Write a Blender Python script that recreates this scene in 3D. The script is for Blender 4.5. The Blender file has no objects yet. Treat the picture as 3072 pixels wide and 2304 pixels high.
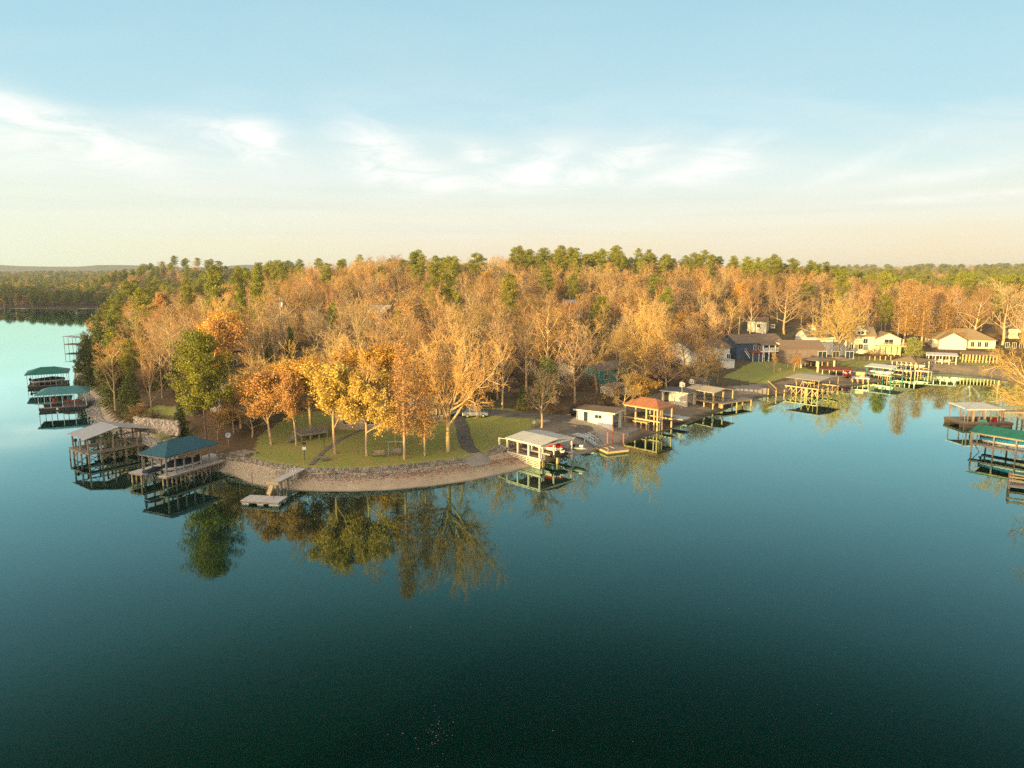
import bpy, math, random
import numpy as np
from mathutils import Vector, Matrix

# ------------------------------------------------------------------ camera, sky, sun
SC = bpy.context.scene
COL = SC.collection
F, PITCH, HCAM = 710.0, math.radians(8.7), 28.0
cam_d = bpy.data.cameras.new("camera")
cam_d.sensor_width = 36.0
cam_d.lens = F / 1024 * 36
cam_d.clip_start, cam_d.clip_end = 0.5, 20000
cam = bpy.data.objects.new("camera", cam_d)
cam.location = (0, 0, HCAM)
cam.rotation_euler = (math.pi / 2 - PITCH, 0, 0)
COL.objects.link(cam)
SC.camera = cam

SUN_AZ, SUN_EL = math.radians(40), math.radians(5.5)   # sun stands behind the camera, to its left
SUN_STRENGTH, SKY_STRENGTH = 5.0, 0.485
sun_d = bpy.data.lights.new("sun", 'SUN')
sun_d.energy = SUN_STRENGTH
sun_d.angle = math.radians(0.5)
sun_d.color = (1.0, 0.70, 0.235)
sun = bpy.data.objects.new("sun", sun_d)
to_sun = Vector((-math.sin(SUN_AZ) * math.cos(SUN_EL), -math.cos(SUN_AZ) * math.cos(SUN_EL), math.sin(SUN_EL)))
sun.rotation_euler = to_sun.to_track_quat('Z', 'Y').to_euler()
sun.location = to_sun * 300
COL.objects.link(sun)

SC.view_settings.view_transform = 'Standard'
SC.view_settings.look = 'None'
SC.view_settings.exposure = 1.2
SC.view_settings.gamma = 1.0
SC.cycles.use_denoising = False
SC.cycles.max_bounces = 6
SC.cycles.diffuse_bounces = 2
SC.cycles.glossy_bounces = 3
SC.cycles.transparent_max_bounces = 8
SC.cycles.volume_bounces = 0
SC.cycles.caustics_reflective = False
SC.cycles.caustics_refractive = False

world = bpy.data.worlds.new("World")
SC.world = world
world.use_nodes = True
def build_world():
    nt = world.node_tree; N = nt.nodes; L = nt.links; N.clear()
    out = N.new('ShaderNodeOutputWorld'); bg = N.new('ShaderNodeBackground')
    tc = N.new('ShaderNodeTexCoord'); sep = N.new('ShaderNodeSeparateXYZ')
    L.new(tc.outputs['Generated'], sep.inputs[0])
    def m(op, a, b=None, c=None, clamp=False):
        n = N.new('ShaderNodeMath'); n.operation = op; n.use_clamp = clamp
        for i, x in enumerate((a, b, c)):
            if x is None: continue
            if hasattr(x, 'links'): L.new(x, n.inputs[i])
            else: n.inputs[i].default_value = x
        return n.outputs[0]
    def ramp(fac, pts):
        r = N.new('ShaderNodeValToRGB'); L.new(fac, r.inputs[0])
        e = r.color_ramp.elements
        while len(e) < len(pts): e.new(0.5)
        for q, (p, c) in zip(e, pts): q.position = p; q.color = (*c, 1) if len(c) == 3 else c
        return r.outputs[0]
    def mix(f, a, b, mode='MIX'):
        n = N.new('ShaderNodeMix'); n.data_type = 'RGBA'; n.blend_type = mode
        for i, x in ((0, f), (6, a), (7, b)):
            if hasattr(x, 'links'): L.new(x, n.inputs[i])
            elif isinstance(x, tuple): n.inputs[i].default_value = (*x, 1)
            else: n.inputs[i].default_value = x
        return n.outputs[2]
    z = sep.outputs[2]
    sky = N.new('ShaderNodeTexSky'); sky.sky_type = 'NISHITA'; sky.sun_disc = False
    sky.sun_elevation = SUN_EL; sky.sun_rotation = math.pi + SUN_AZ
    sky.air_density = 1.0; sky.dust_density = 1.2; sky.ozone_density = 1.2
    nish = mix(1.0, sky.outputs[0], (0.10, 0.10, 0.10), 'MULTIPLY')
    base = ramp(z, [(0.0, (.94, .72, .46)), (.03, (.95, .79, .54)), (.075, (.90, .87, .70)), (.13, (.72, .87, .85)),
                    (.20, (.47, .74, .84)), (.33, (.36, .635, .765)), (.42, (.26, .54, .66)), (.51, (.10, .27, .32)), (.62, (.03, .095, .105)), (1.0, (.09, .20, .28))])
    # lighter, greener glow low on the left of the view
    base = mix(ramp(m('MULTIPLY_ADD', sep.outputs[0], -1.0, m('MULTIPLY', z, -2.4)), [(0.0, (0, 0, 0)), (.62, (.8, .8, .8))]), base, (.80, .97, .76))
    # cirrus: direction projected on a high flat layer
    zz = m('MAXIMUM', z, 0.015)
    px = m('DIVIDE', sep.outputs[0], m('ADD', zz, .10)); py = m('DIVIDE', sep.outputs[1], m('ADD', zz, .10))
    cmb = N.new('ShaderNodeCombineXYZ'); L.new(m('MULTIPLY', px, .9), cmb.inputs[0]); L.new(m('MULTIPLY', py, 1.25), cmb.inputs[1])
    def noise(scale, detail, rough, dist, off=0.0):
        mp = N.new('ShaderNodeMapping'); mp.inputs['Location'].default_value = (off, off * .7, 0)
        mp.inputs['Rotation'].default_value = (0, 0, .35)
        L.new(cmb.outputs[0], mp.inputs[0])
        n = N.new('ShaderNodeTexNoise'); L.new(mp.outputs[0], n.inputs['Vector'])
        n.inputs['Scale'].default_value = scale; n.inputs['Detail'].default_value = detail
        n.inputs['Roughness'].default_value = rough; n.inputs['Distortion'].default_value = dist
        return n.outputs[0]
    wisp = ramp(noise(1.15, 8, .58, 1.1, 3.7), [(.42, (0, 0, 0)), (.72, (1, 1, 1))])
    veil = ramp(noise(.45, 5, .5, .4, 9.1), [(.35, (0, 0, 0)), (.65, (1, 1, 1))])
    band = ramp(z, [(0.0, (.0, .0, .0)), (.05, (.35, .35, .35)), (.11, (.9, .9, .9)), (.17, (1, 1, 1)), (.22, (.55, .55, .55)), (.27, (.16, .16, .16)), (.5, (.06, .06, .06))])
    c1 = m('MULTIPLY', wisp, band)
    band2 = ramp(z, [(0.0, (.1, .1, .1)), (.07, (.7, .7, .7)), (.13, (.8, .8, .8)), (.2, (.2, .2, .2)), (.4, (.05, .05, .05))])
    c2 = m('MULTIPLY', veil, band2)
    col = mix(m('MULTIPLY', c2, .65), base, (.86, .90, .84))
    col = mix(m('MULTIPLY', c1, .35), col, (.95, .94, .90))
    # separate soft cirrus tufts: azimuth, sine of elevation, half width, half height, strength, slant
    az = m('ARCTAN2', sep.outputs[0], sep.outputs[1])
    cv = N.new('ShaderNodeCombineXYZ'); L.new(m('MULTIPLY', az, 7.0), cv.inputs[0]); L.new(m('MULTIPLY', z, 26.0), cv.inputs[1])
    n3 = N.new('ShaderNodeTexNoise'); L.new(cv.outputs[0], n3.inputs['Vector']); n3.inputs['Scale'].default_value = 1.3; n3.inputs['Detail'].default_value = 7; n3.inputs['Roughness'].default_value = .62; n3.inputs['Distortion'].default_value = .8
    tex = ramp(n3.outputs[0], [(.38, (0, 0, 0)), (.60, (1, 1, 1))])
    tot = None
    for a0, e0, w0, h0, st0, sl in ((-.60, .175, .10, .024, .75, -.30), (-.50, .150, .09, .020, .8, -.25), (-.655, .155, .10, .035, .7, -.2), (-.385, .168, .06, .020, .5, -.1), (-.335, .172, .045, .030, .8, -.25), (-.175, .158, .055, .032, 1.0, -.35), (-.13, .130, .08, .016, .9, -.1),
                                 (-.035, .160, .03, .014, .9, -.1), (.035, .150, .05, .022, .8, .25), (.06, .128, .07, .018, .8, .1), (.155, .152, .05, .020, .9, .35), (.27, .145, .06, .024, .8, .3), (.24, .128, .07, .012, .6, .1), (.45, .135, .07, .010, .45, .35), (.55, .118, .1, .008, .5, .1), (.60, .092, .14, .006, .6, .02)):
        da = m('SUBTRACT', az, a0); de = m('SUBTRACT', m('SUBTRACT', z, e0), m('MULTIPLY', da, sl))
        q = m('ADD', m('POWER', m('DIVIDE', da, w0), 2.0), m('POWER', m('DIVIDE', de, h0), 2.0))
        g = m('MULTIPLY', m('EXPONENT', m('MULTIPLY', q, -1.0)), st0)
        tot = g if tot is None else m('ADD', tot, g)
    tuft = m('MULTIPLY', m('MINIMUM', tot, 1.0), m('MULTIPLY_ADD', tex, .85, .15))
    col = mix(m('MULTIPLY', tuft, .9), col, (1.12, 1.08, 1.03))
    # thin greyer streaks just above the horizon
    st = N.new('ShaderNodeCombineXYZ'); L.new(m('MULTIPLY', px, .35), st.inputs[0]); L.new(m('MULTIPLY', py, .35), st.inputs[1]); L.new(m('MULTIPLY', z, 60), st.inputs[2])
    ns = N.new('ShaderNodeTexNoise'); L.new(st.outputs[0], ns.inputs['Vector']); ns.inputs['Scale'].default_value = .8; ns.inputs['Detail'].default_value = 3
    sfac = m('MULTIPLY', ramp(ns.outputs[0], [(.52, (0, 0, 0)), (.7, (1, 1, 1))]), ramp(z, [(.01, (0, 0, 0)), (.05, (1, 1, 1)), (.1, (.8, .8, .8)), (.14, (0, 0, 0))]))
    col = mix(m('MULTIPLY', sfac, .22), col, (.68, .72, .68))
    col = mix(.08, col, nish)
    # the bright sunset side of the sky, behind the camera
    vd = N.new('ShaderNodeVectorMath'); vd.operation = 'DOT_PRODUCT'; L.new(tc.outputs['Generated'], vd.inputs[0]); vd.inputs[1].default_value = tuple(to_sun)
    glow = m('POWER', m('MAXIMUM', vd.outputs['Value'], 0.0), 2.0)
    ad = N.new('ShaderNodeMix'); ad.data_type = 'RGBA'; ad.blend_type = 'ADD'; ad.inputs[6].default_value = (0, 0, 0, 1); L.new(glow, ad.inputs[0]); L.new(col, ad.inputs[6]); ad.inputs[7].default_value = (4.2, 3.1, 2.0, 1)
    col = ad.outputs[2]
    # below the horizon
    col = mix(ramp(m('MULTIPLY', z, -20.0, clamp=True), [(0, (0, 0, 0)), (1, (1, 1, 1))]), col, (.05, .07, .07))
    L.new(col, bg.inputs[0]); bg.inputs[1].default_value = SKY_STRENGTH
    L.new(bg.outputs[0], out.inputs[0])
build_world()

# ------------------------------------------------------------------ helpers
rng = np.random.default_rng(7)
random.seed(7)
def ray(u, v, k=3.0):
    X = (u / k - 512) / F; Y = -(v / k - 384) / F
    c, s = math.cos(PITCH), math.sin(PITCH)
    return Vector((X, c + Y * s, -s + Y * c))
def P(u, v, z=0.0, k=3.0):                      # photo pixel (3072 wide) on the level z
    d = ray(u, v, k); t = (z - HCAM) / d.z
    return Vector((d.x * t, d.y * t, z))
K2 = 2212 / 1024
def Q(u, v, z=0.0): return P(u, v, z, K2)       # the same with a 2212-wide reading
def at_depth(u, v, D, k=3.0):
    d = ray(u, v, k); t = D / d.y
    return Vector((d.x * t, D, HCAM + d.z * t))

def tag(o, label=None, cat=None, group=None, kind=None):
    if label: o['label'] = label
    if cat: o['category'] = cat
    if group: o['group'] = group
    if kind: o['kind'] = kind
    return o
def empty(name, loc=(0, 0, 0), rz=0.0, label=None, cat=None, group=None):
    o = bpy.data.objects.new(name, None); COL.objects.link(o)
    o.empty_display_size = .3
    o.location = loc; o.rotation_euler = (0, 0, rz)
    return tag(o, label, cat, group)
def mk_mesh(name, V, Fc, mat=None, smooth=False):
    """V (N,3) array, Fc (M,3|4) int array or list of tuples"""
    me = bpy.data.meshes.new(name)
    V = np.asarray(V, dtype=np.float32)
    if isinstance(Fc, np.ndarray):
        k = Fc.shape[1]; n = len(Fc)
        me.vertices.add(len(V)); me.vertices.foreach_set('co', V.ravel())
        me.loops.add(n * k); me.loops.foreach_set('vertex_index', Fc.astype(np.int32).ravel())
        me.polygons.add(n); me.polygons.foreach_set('loop_start', np.arange(0, n * k, k, dtype=np.int32))
        me.polygons.foreach_set('loop_total', np.full(n, k, dtype=np.int32))
        me.update(calc_edges=True)
    else:
        me.from_pydata(V.tolist(), [], Fc); me.update()
    if smooth: me.polygons.foreach_set('use_smooth', [True] * len(me.polygons))
    if mat: me.materials.append(mat)
    return me
def link(name, me, parent=None):
    o = bpy.data.objects.new(name, me); COL.objects.link(o)
    if parent is not None: o.parent = parent
    return o

class MB:
    def __init__(s): s.v = []; s.f = []; s.cuts = []
    def raw(s, vs, fs):
        b = len(s.v); s.cuts.append((b, len(s.f))); s.v += [tuple(v) for v in vs]; s.f += [tuple(i + b for i in f) for f in fs]; return s
    def box(s, x0, x1, y0, y1, z0, z1):
        if x0 > x1: x0, x1 = x1, x0
        if y0 > y1: y0, y1 = y1, y0
        if z0 > z1: z0, z1 = z1, z0
        return s.raw([(x0, y0, z0), (x1, y0, z0), (x1, y1, z0), (x0, y1, z0), (x0, y0, z1), (x1, y0, z1), (x1, y1, z1), (x0, y1, z1)],
                     [(0, 3, 2, 1), (4, 5, 6, 7), (0, 1, 5, 4), (1, 2, 6, 5), (2, 3, 7, 6), (3, 0, 4, 7)])
    def bar(s, a, b, w=.1, h=None):             # square bar from a to b
        h = h or w
        a = Vector(a); b = Vector(b); d = (b - a).normalized()
        up = Vector((0, 0, 1)) if abs(d.z) < .95 else Vector((1, 0, 0))
        r = d.cross(up).normalized(); q = r.cross(d).normalized()
        vs = []
        for p in (a, b):
            for sx, sy in ((-1, -1), (1, -1), (1, 1), (-1, 1)): vs.append(p + r * sx * w / 2 + q * sy * h / 2)
        return s.raw(vs, [(0, 1, 2, 3), (7, 6, 5, 4), (0, 4, 5, 1), (1, 5, 6, 2), (2, 6, 7, 3), (3, 7, 4, 0)])
    def tube(s, a, b, r0, r1=None, n=8, cap=True):
        r1 = r0 if r1 is None else r1
        a = Vector(a); b = Vector(b); d = (b - a).normalized()
        up = Vector((0, 0, 1)) if abs(d.z) < .95 else Vector((1, 0, 0))
        r = d.cross(up).normalized(); q = r.cross(d).normalized()
        vs = []
        for p, rr in ((a, r0), (b, r1)):
            for i in range(n):
                t = 2 * math.pi * i / n; vs.append(p + (r * math.cos(t) + q * math.sin(t)) * rr)
        fs = [(i, i + n, (i + 1) % n + n, (i + 1) % n) for i in range(n)]
        if cap: fs += [tuple(range(n)), tuple(range(2 * n - 1, n - 1, -1))]
        return s.raw(vs, fs)
    def path(s, pts, r, n=6):
        for a, b in zip(pts[:-1], pts[1:]): s.tube(a, b, r, r, n)
        return s
    def slab(s, pts, t):                        # top polygon pts (CCW from above), thickness t downwards
        n = len(pts); vs = [tuple(p) for p in pts] + [(p[0], p[1], p[2] - t) for p in pts]
        return s.raw(vs, [tuple(range(n)), tuple(range(2 * n - 1, n - 1, -1))] + [(i, i + n, (i + 1) % n + n, (i + 1) % n) for i in range(n)])
    def each(s, name, mat, parent=None):        # every piece an object of its own
        cuts = s.cuts + [(len(s.v), len(s.f))]
        for (v0, f0), (v1, f1) in zip(cuts[:-1], cuts[1:]):
            link(name, mk_mesh(name, s.v[v0:v1], [tuple(i - v0 for i in f) for f in s.f[f0:f1]], mat), parent)
    def build(s, name, mat, parent=None, smooth=False, bevel=0):
        if not s.v: return None
        me = mk_mesh(name, s.v, s.f, mat, smooth)
        o = link(name, me, parent)
        if bevel:
            b = o.modifiers.new('bevel', 'BEVEL'); b.width = bevel; b.segments = 2
        return o

# ------------------------------------------------------------------ materials
def lin(c):  # 0..255 srgb -> linear
    return tuple(((x / 255) / 12.92 if x / 255 <= .04045 else ((x / 255 + .055) / 1.055) ** 2.4) for x in c)
def mat(name, c1, c2=None, scale=2.0, rough=.8, metal=0.0, bump=0.0, bscale=None, stripe=None, vary=0.0, island=0.0, spec=.3, detail=5, stretch=(1, 1, 1), transl=0.0):
    m = bpy.data.materials.new(name); m.use_nodes = True
    nt = m.node_tree; N = nt.nodes; L = nt.links
    b = N['Principled BSDF']; out = N['Material Output']
    b.inputs['Roughness'].default_value = rough; b.inputs['Metallic'].default_value = metal
    b.inputs['Specular IOR Level'].default_value = spec
    c2 = c2 or tuple(x * .7 for x in c1)
    tc = N.new('ShaderNodeTexCoord'); mp = N.new('ShaderNodeMapping'); mp.inputs['Scale'].default_value = stretch
    L.new(tc.outputs['Object'], mp.inputs[0])
    n = N.new('ShaderNodeTexNoise'); n.inputs['Scale'].default_value = scale; n.inputs['Detail'].default_value = detail; n.inputs['Roughness'].default_value = .65
    L.new(mp.outputs[0], n.inputs['Vector'])
    r = N.new('ShaderNodeValToRGB'); L.new(n.outputs[0], r.inputs[0])
    r.color_ramp.elements[0].position = .33; r.color_ramp.elements[1].position = .67
    r.color_ramp.elements[0].color = (*c2, 1); r.color_ramp.elements[1].color = (*c1, 1)
    col = r.outputs[0]; hgt = n.outputs[0]
    if stripe:                                  # (axis, period, depth): boards, ribs, courses
        ax, per, dep = stripe
        sp = N.new('ShaderNodeSeparateXYZ'); L.new(tc.outputs['Object'], sp.inputs[0])
        a = N.new('ShaderNodeMath'); a.operation = 'DIVIDE'; L.new(sp.outputs[ax], a.inputs[0]); a.inputs[1].default_value = per
        fr = N.new('ShaderNodeMath'); fr.operation = 'FRACT'; L.new(a.outputs[0], fr.inputs[0])
        fl = N.new('ShaderNodeMath'); fl.operation = 'FLOOR'; L.new(a.outputs[0], fl.inputs[0])
        wn = N.new('ShaderNodeTexWhiteNoise'); wn.noise_dimensions = '1D'; L.new(fl.outputs[0], wn.inputs['W'])
        rr = N.new('ShaderNodeValToRGB'); L.new(fr.outputs[0], rr.inputs[0])
        e = rr.color_ramp.elements; e[0].position = 0; e[0].color = (1 - dep,) * 3 + (1,); e[1].position = .12; e[1].color = (1, 1, 1, 1)
        mr = N.new('ShaderNodeMapRange'); L.new(wn.outputs[0], mr.inputs[0]); mr.inputs[3].default_value = 1 - dep * .45; mr.inputs[4].default_value = 1
        mu = N.new('ShaderNodeMath'); mu.operation = 'MULTIPLY'; L.new(rr.outputs[0], mu.inputs[0]); L.new(mr.outputs[0], mu.inputs[1])
        mx = N.new('ShaderNodeMix'); mx.data_type = 'RGBA'; mx.blend_type = 'MULTIPLY'; mx.inputs[0].default_value = 1
        L.new(col, mx.inputs[6]); L.new(mu.outputs[0], mx.inputs[7]); col = mx.outputs[2]; hgt = mu.outputs[0]
    if vary or island:
        hs = N.new('ShaderNodeHueSaturation'); L.new(col, hs.inputs['Color'])
        src = []
        if vary:
            oi = N.new('ShaderNodeObjectInfo'); src.append((oi.outputs['Random'], vary))
        if island:
            ge = N.new('ShaderNodeNewGeometry'); src.append((ge.outputs['Random Per Island'], island))
        val = None
        for sck, am in src:
            mr = N.new('ShaderNodeMapRange'); L.new(sck, mr.inputs[0]); mr.inputs[3].default_value = 1 - am; mr.inputs[4].default_value = 1 + am
            if val is None: val = mr.outputs[0]
            else:
                mu = N.new('ShaderNodeMath'); mu.operation = 'MULTIPLY'; L.new(val, mu.inputs[0]); L.new(mr.outputs[0], mu.inputs[1]); val = mu.outputs[0]
        L.new(val, hs.inputs['Value'])
        hm = N.new('ShaderNodeMapRange'); L.new(src[0][0], hm.inputs[0]); am = src[0][1]; hm.inputs[3].default_value = .5 - am * .05; hm.inputs[4].default_value = .5 + am * .05
        wn2 = N.new('ShaderNodeTexWhiteNoise'); wn2.noise_dimensions = '1D'; L.new(src[0][0], wn2.inputs['W']); L.new(wn2.outputs[0], hm.inputs[0])
        L.new(hm.outputs[0], hs.inputs['Hue'])
        col = hs.outputs[0]
    L.new(col, b.inputs['Base Color'])
    if bump:
        bp = N.new('ShaderNodeBump'); bp.inputs['Strength'].default_value = bump; bp.inputs['Distance'].default_value = .05
        if bscale:
            n2 = N.new('ShaderNodeTexNoise'); n2.inputs['Scale'].default_value = bscale; n2.inputs['Detail'].default_value = 4; L.new(tc.outputs['Object'], n2.inputs['Vector']); hgt = n2.outputs[0]
        L.new(hgt, bp.inputs['Height']); L.new(bp.outputs[0], b.inputs['Normal'])
    if transl:
        tr = N.new('ShaderNodeBsdfTranslucent'); L.new(col, tr.inputs[0])
        ms = N.new('ShaderNodeMixShader'); ms.inputs[0].default_value = transl
        L.new(b.outputs[0], ms.inputs[1]); L.new(tr.outputs[0], ms.inputs[2]); L.new(ms.outputs[0], out.inputs[0])
    return m
M = {}
M['bark'] = mat('bark', (.54, .39, .21), (.33, .23, .13), 3, .9, vary=.25, stretch=(1, 1, .3))
M['bark_dark'] = mat('bark_dark', (.18, .12, .08), (.09, .06, .04), 3, .9, vary=.2)
M['twig'] = mat('twig', (.56, .33, .12), (.25, .155, .075), .30, .9, vary=.38)
M['twig_grey_shade'] = mat('twig_grey_shade', (.52, .37, .20), (.31, .21, .12), .30, .9, vary=.3)  # greyer twig copy, shade of the duller crowns put into the colour
M['bark_pale'] = mat('bark_pale', (.54, .39, .20), (.36, .25, .13), 3, .9, vary=.1, stretch=(1, 1, .3))
M['twig_gold'] = mat('twig_gold', (.70, .46, .16), (.48, .29, .10), .4, .9, vary=.2)
M['leaf_gold'] = mat('leaf_gold', (.72, .45, .08), (.60, .33, .07), .5, .7, island=.3, transl=.3)
M['leaf_yellow'] = mat('leaf_yellow', (.66, .50, .12), (.56, .37, .09), .5, .7, island=.3, transl=.3)
M['leaf_orange'] = mat('leaf_orange', (.62, .36, .12), (.46, .24, .09), .5, .7, island=.35, transl=.3)
M['leaf_rust'] = mat('leaf_rust', (.58, .36, .14), (.42, .24, .10), .6, .8, island=.3, transl=.2)
M['needle'] = mat('needle', (.30, .29, .03), (.13, .15, .02), .35, .7, island=.4, vary=.2, transl=.15)
M['needle_dark'] = mat('needle_dark', (.17, .19, .045), (.08, .105, .03), .5, .75, island=.4, vary=.2, transl=.1)
M['needle_olive'] = mat('needle_olive', (.30, .31, .09), (.17, .19, .06), .5, .75, island=.4, vary=.2, transl=.1)
M['brush'] = mat('brush', (.24, .15, .09), (.13, .085, .055), .6, .9, island=.3, vary=.2)
M['wood_grey'] = mat('wood_grey', (.34, .30, .27), (.22, .19, .17), 3, .85, stripe=(0, .15, .5), bump=.3)
M['wood_post'] = mat('wood_post', (.40, .31, .22), (.24, .18, .13), 4, .85, stretch=(1, 1, .25))
M['wood_dark'] = mat('wood_dark', (.15, .11, .08), (.08, .06, .045), 4, .85)
M['wood_new'] = mat('wood_new', (.62, .46, .24), (.46, .33, .17), 4, .8)
M['paint_white'] = mat('paint_white', (.72, .68, .60), (.55, .50, .43), 3, .6, stretch=(1, 1, .3))
M['paint_cream'] = mat('paint_cream', (.72, .66, .52), (.60, .54, .40), 1.2, .7)
M['siding_white'] = mat('siding_white', (.74, .73, .70), (.62, .60, .56), .8, .7, stripe=(2, .2, .25))
M['siding_yellow'] = mat('siding_yellow', (.80, .74, .55), (.70, .63, .45), .8, .7, stripe=(2, .2, .2))
M['siding_blue'] = mat('siding_blue', (.05, .085, .15), (.035, .06, .11), .8, .7, stripe=(2, .2, .3))
M['siding_tan'] = mat('siding_tan', (.42, .33, .25), (.32, .25, .19), .8, .8, stripe=(2, .2, .3))
M['siding_brown'] = mat('siding_brown', (.24, .18, .15), (.17, .125, .10), .8, .85, stripe=(2, .25, .3))
M['brick'] = mat('brick', (.33, .20, .15), (.23, .14, .11), 6, .85, stripe=(2, .12, .4))
M['shingle_brown'] = mat('shingle_brown', (.26, .18, .13), (.17, .12, .09), 5, .9, stripe=(1, .25, .35), bump=.3)
M['shingle_tan'] = mat('shingle_tan', (.34, .25, .15), (.25, .18, .11), 5, .9, stripe=(1, .25, .3), bump=.3)
M['shingle_grey'] = mat('shingle_grey', (.18, .175, .18), (.12, .115, .12), 5, .9, stripe=(1, .25, .35), bump=.3)
M['roof_blue'] = mat('roof_blue', (.04, .13, .18), (.028, .095, .135), 4, .75, stripe=(0, .3, .2), spec=.3)
M['metal_grey'] = mat('metal_grey', (.58, .54, .54), (.46, .42, .42), 1.5, .5, .2, stripe=(0, .35, .4), bump=.5, spec=.5)
M['metal_white'] = mat('metal_white', (.74, .72, .69), (.60, .58, .55), 1.5, .5, .1, stripe=(0, .35, .35), bump=.5)
M['metal_green'] = mat('metal_green', (.03, .20, .15), (.02, .14, .11), 1.5, .5, .1, stripe=(0, .4, .35), bump=.5)
M['metal_teal'] = mat('metal_teal', (.10, .30, .31), (.07, .22, .23), 1.5, .45, .2, stripe=(0, .4, .3), bump=.5)
M['metal_orange'] = mat('metal_orange', (.46, .19, .10), (.36, .15, .08), 1.5, .5, .1, stripe=(0, .4, .45), bump=.6)
M['metal_tan'] = mat('metal_tan', (.52, .45, .36), (.42, .36, .29), 1.5, .6, .05, stripe=(0, .4, .3), bump=.4)
M['roof_red'] = mat('roof_red', (.30, .07, .05), (.20, .05, .04), 2, .7)
M['steel'] = mat('steel', (.30, .32, .34), (.22, .23, .25), 3, .5, .6)
M['aluminium'] = mat('aluminium', (.50, .56, .62), (.38, .43, .50), 3, .45, .4)
M['teal_paint'] = mat('teal_paint', (.05, .28, .28), (.04, .2, .2), 3, .6)
M['float_black'] = mat('float_black', (.03, .035, .04), (.02, .022, .025), 3, .6)
M['canvas_red'] = mat('canvas_red', (.48, .02, .015), (.34, .015, .012), 2, .75, bump=.4, bscale=3)
M['canvas_blue'] = mat('canvas_blue', (.03, .26, .50), (.02, .19, .40), 2, .7, bump=.5, bscale=3)
M['canvas_navy'] = mat('canvas_navy', (.018, .025, .045), (.012, .016, .03), 2, .75, bump=.4, bscale=3)
M['gel_white'] = mat('gel_white', (.75, .75, .73), (.62, .62, .60), 1, .3, spec=.5)
M['gel_red'] = mat('gel_red', (.45, .04, .03), (.35, .03, .02), 1, .3, spec=.5)
M['orange_plastic'] = mat('orange_plastic', (.50, .12, .04), (.40, .09, .03), 1, .4)
M['black'] = mat('black', (.02, .02, .022), (.012, .012, .014), 3, .6)
M['glass'] = mat('glass', (.03, .045, .05), (.02, .03, .035), .5, .12, spec=.8)
M['stone'] = mat('stone', (.60, .51, .40), (.36, .30, .24), 1.6, .9, bump=.8, bscale=2, island=.35)
M['stone_grey'] = mat('stone_grey', (.34, .32, .30), (.19, .18, .17), 1.5, .9, island=.4, bump=.4)
M['concrete'] = mat('concrete', (.34, .31, .28), (.25, .22, .20), .7, .9, bump=.2)
M['asphalt'] = mat('asphalt', (.15, .13, .115), (.09, .08, .07), .8, .9, bump=.2, bscale=20)
M['gravel_road'] = mat('gravel_road', (.20, .17, .15), (.12, .10, .09), .8, .95, bump=.3, bscale=12)
M['car_silver'] = mat('car_silver', (.24, .27, .30), (.20, .23, .26), .5, .3, .5)
M['car_white'] = mat('car_white', (.55, .55, .55), (.5, .5, .5), .5, .3)
M['car_blue'] = mat('car_blue', (.04, .07, .14), (.03, .06, .12), .5, .3, .2)
M['rubber'] = mat('rubber', (.02, .02, .02), (.012, .012, .012), 3, .8)
M['leaf_litter'] = mat('leaf_litter', (.40, .13, .06), (.24, .09, .05), 2, .85, island=.5)
M['leaf_pale'] = mat('leaf_pale', (.55, .45, .28), (.4, .3, .15), 2, .85, island=.4)
M['plank_pale'] = mat('plank_pale', (.66, .63, .62), (.48, .45, .44), 3, .8, stripe=(0, .15, .4))
M['white_trim'] = mat('white_trim', (.86, .86, .86), (.74, .74, .75), 2, .6)
M['wall_rock'] = mat('wall_rock', (.34, .30, .25), (.17, .15, .125), 1.6, .9, bump=.8, bscale=2, island=.4)
M['foam'] = mat('foam', (.6, .6, .58), (.5, .5, .48), 2, .9)
# ------------------------------------------------------------------ shoreline and terrain
SHORE_Q = [(-600, 662), (-200, 664), (0, 667), (120, 668), (200, 667), (232, 672), (262, 678), (300, 680), (318, 688), (300, 700), (262, 704), (230, 712),
           (205, 725), (186, 742), (172, 765), (160, 800), (158, 830), (176, 858), (190, 880), (196, 905), (212, 926), (262, 940), (300, 962), (322, 990),
           (345, 1012), (400, 1022), (455, 1014), (500, 1024), (538, 1044), (590, 1056), (660, 1061), (740, 1062), (830, 1060), (920, 1052), (1010, 1040),
           (1090, 1024), (1150, 1008), (1210, 992), (1290, 976), (1380, 950), (1450, 928), (1510, 906), (1560, 889), (1600, 873), (1650, 859), (1700, 853), (1745, 852),
           (1790, 842), (1870, 832), (1950, 818), (2000, 807), (2050, 808), (2110, 813), (2160, 822), (2215, 836), (2290, 860), (2330, 900), (2330, 960), (2320, 1050), (2360, 1140), (2480, 1260)]
_sh = [tuple(Q(u, v, 0)[:2]) for u, v in SHORE_Q]
_sh = [(-4500, _sh[0][1] + 150)] + _sh + [(170, 20), (260, -60), (4500, -200), (4500, 5200), (-4500, 5200)]
SHORE = np.array(_sh)
def sdist(x, y):
    """signed distance to the shoreline, positive on land"""
    x = np.atleast_1d(x).astype(float); y = np.atleast_1d(y).astype(float)
    A = SHORE; B = np.roll(SHORE, -1, axis=0)
    best = np.full(x.shape, 1e18); ins = np.zeros(x.shape, bool)
    for (ax, ay), (bx, by) in zip(A, B):
        dx, dy = bx - ax, by - ay
        t = np.clip(((x - ax) * dx + (y - ay) * dy) / (dx * dx + dy * dy + 1e-9), 0, 1)
        best = np.minimum(best, (x - ax - t * dx) ** 2 + (y - ay - t * dy) ** 2)
        c = ((ay > y) != (by > y))
        ins ^= c & (x < (bx - ax) * (y - ay) / (by - ay + 1e-12) + ax)
    d = np.sqrt(best)
    return np.where(ins, d, -d)
_G = rng.random((64, 64))
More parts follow.
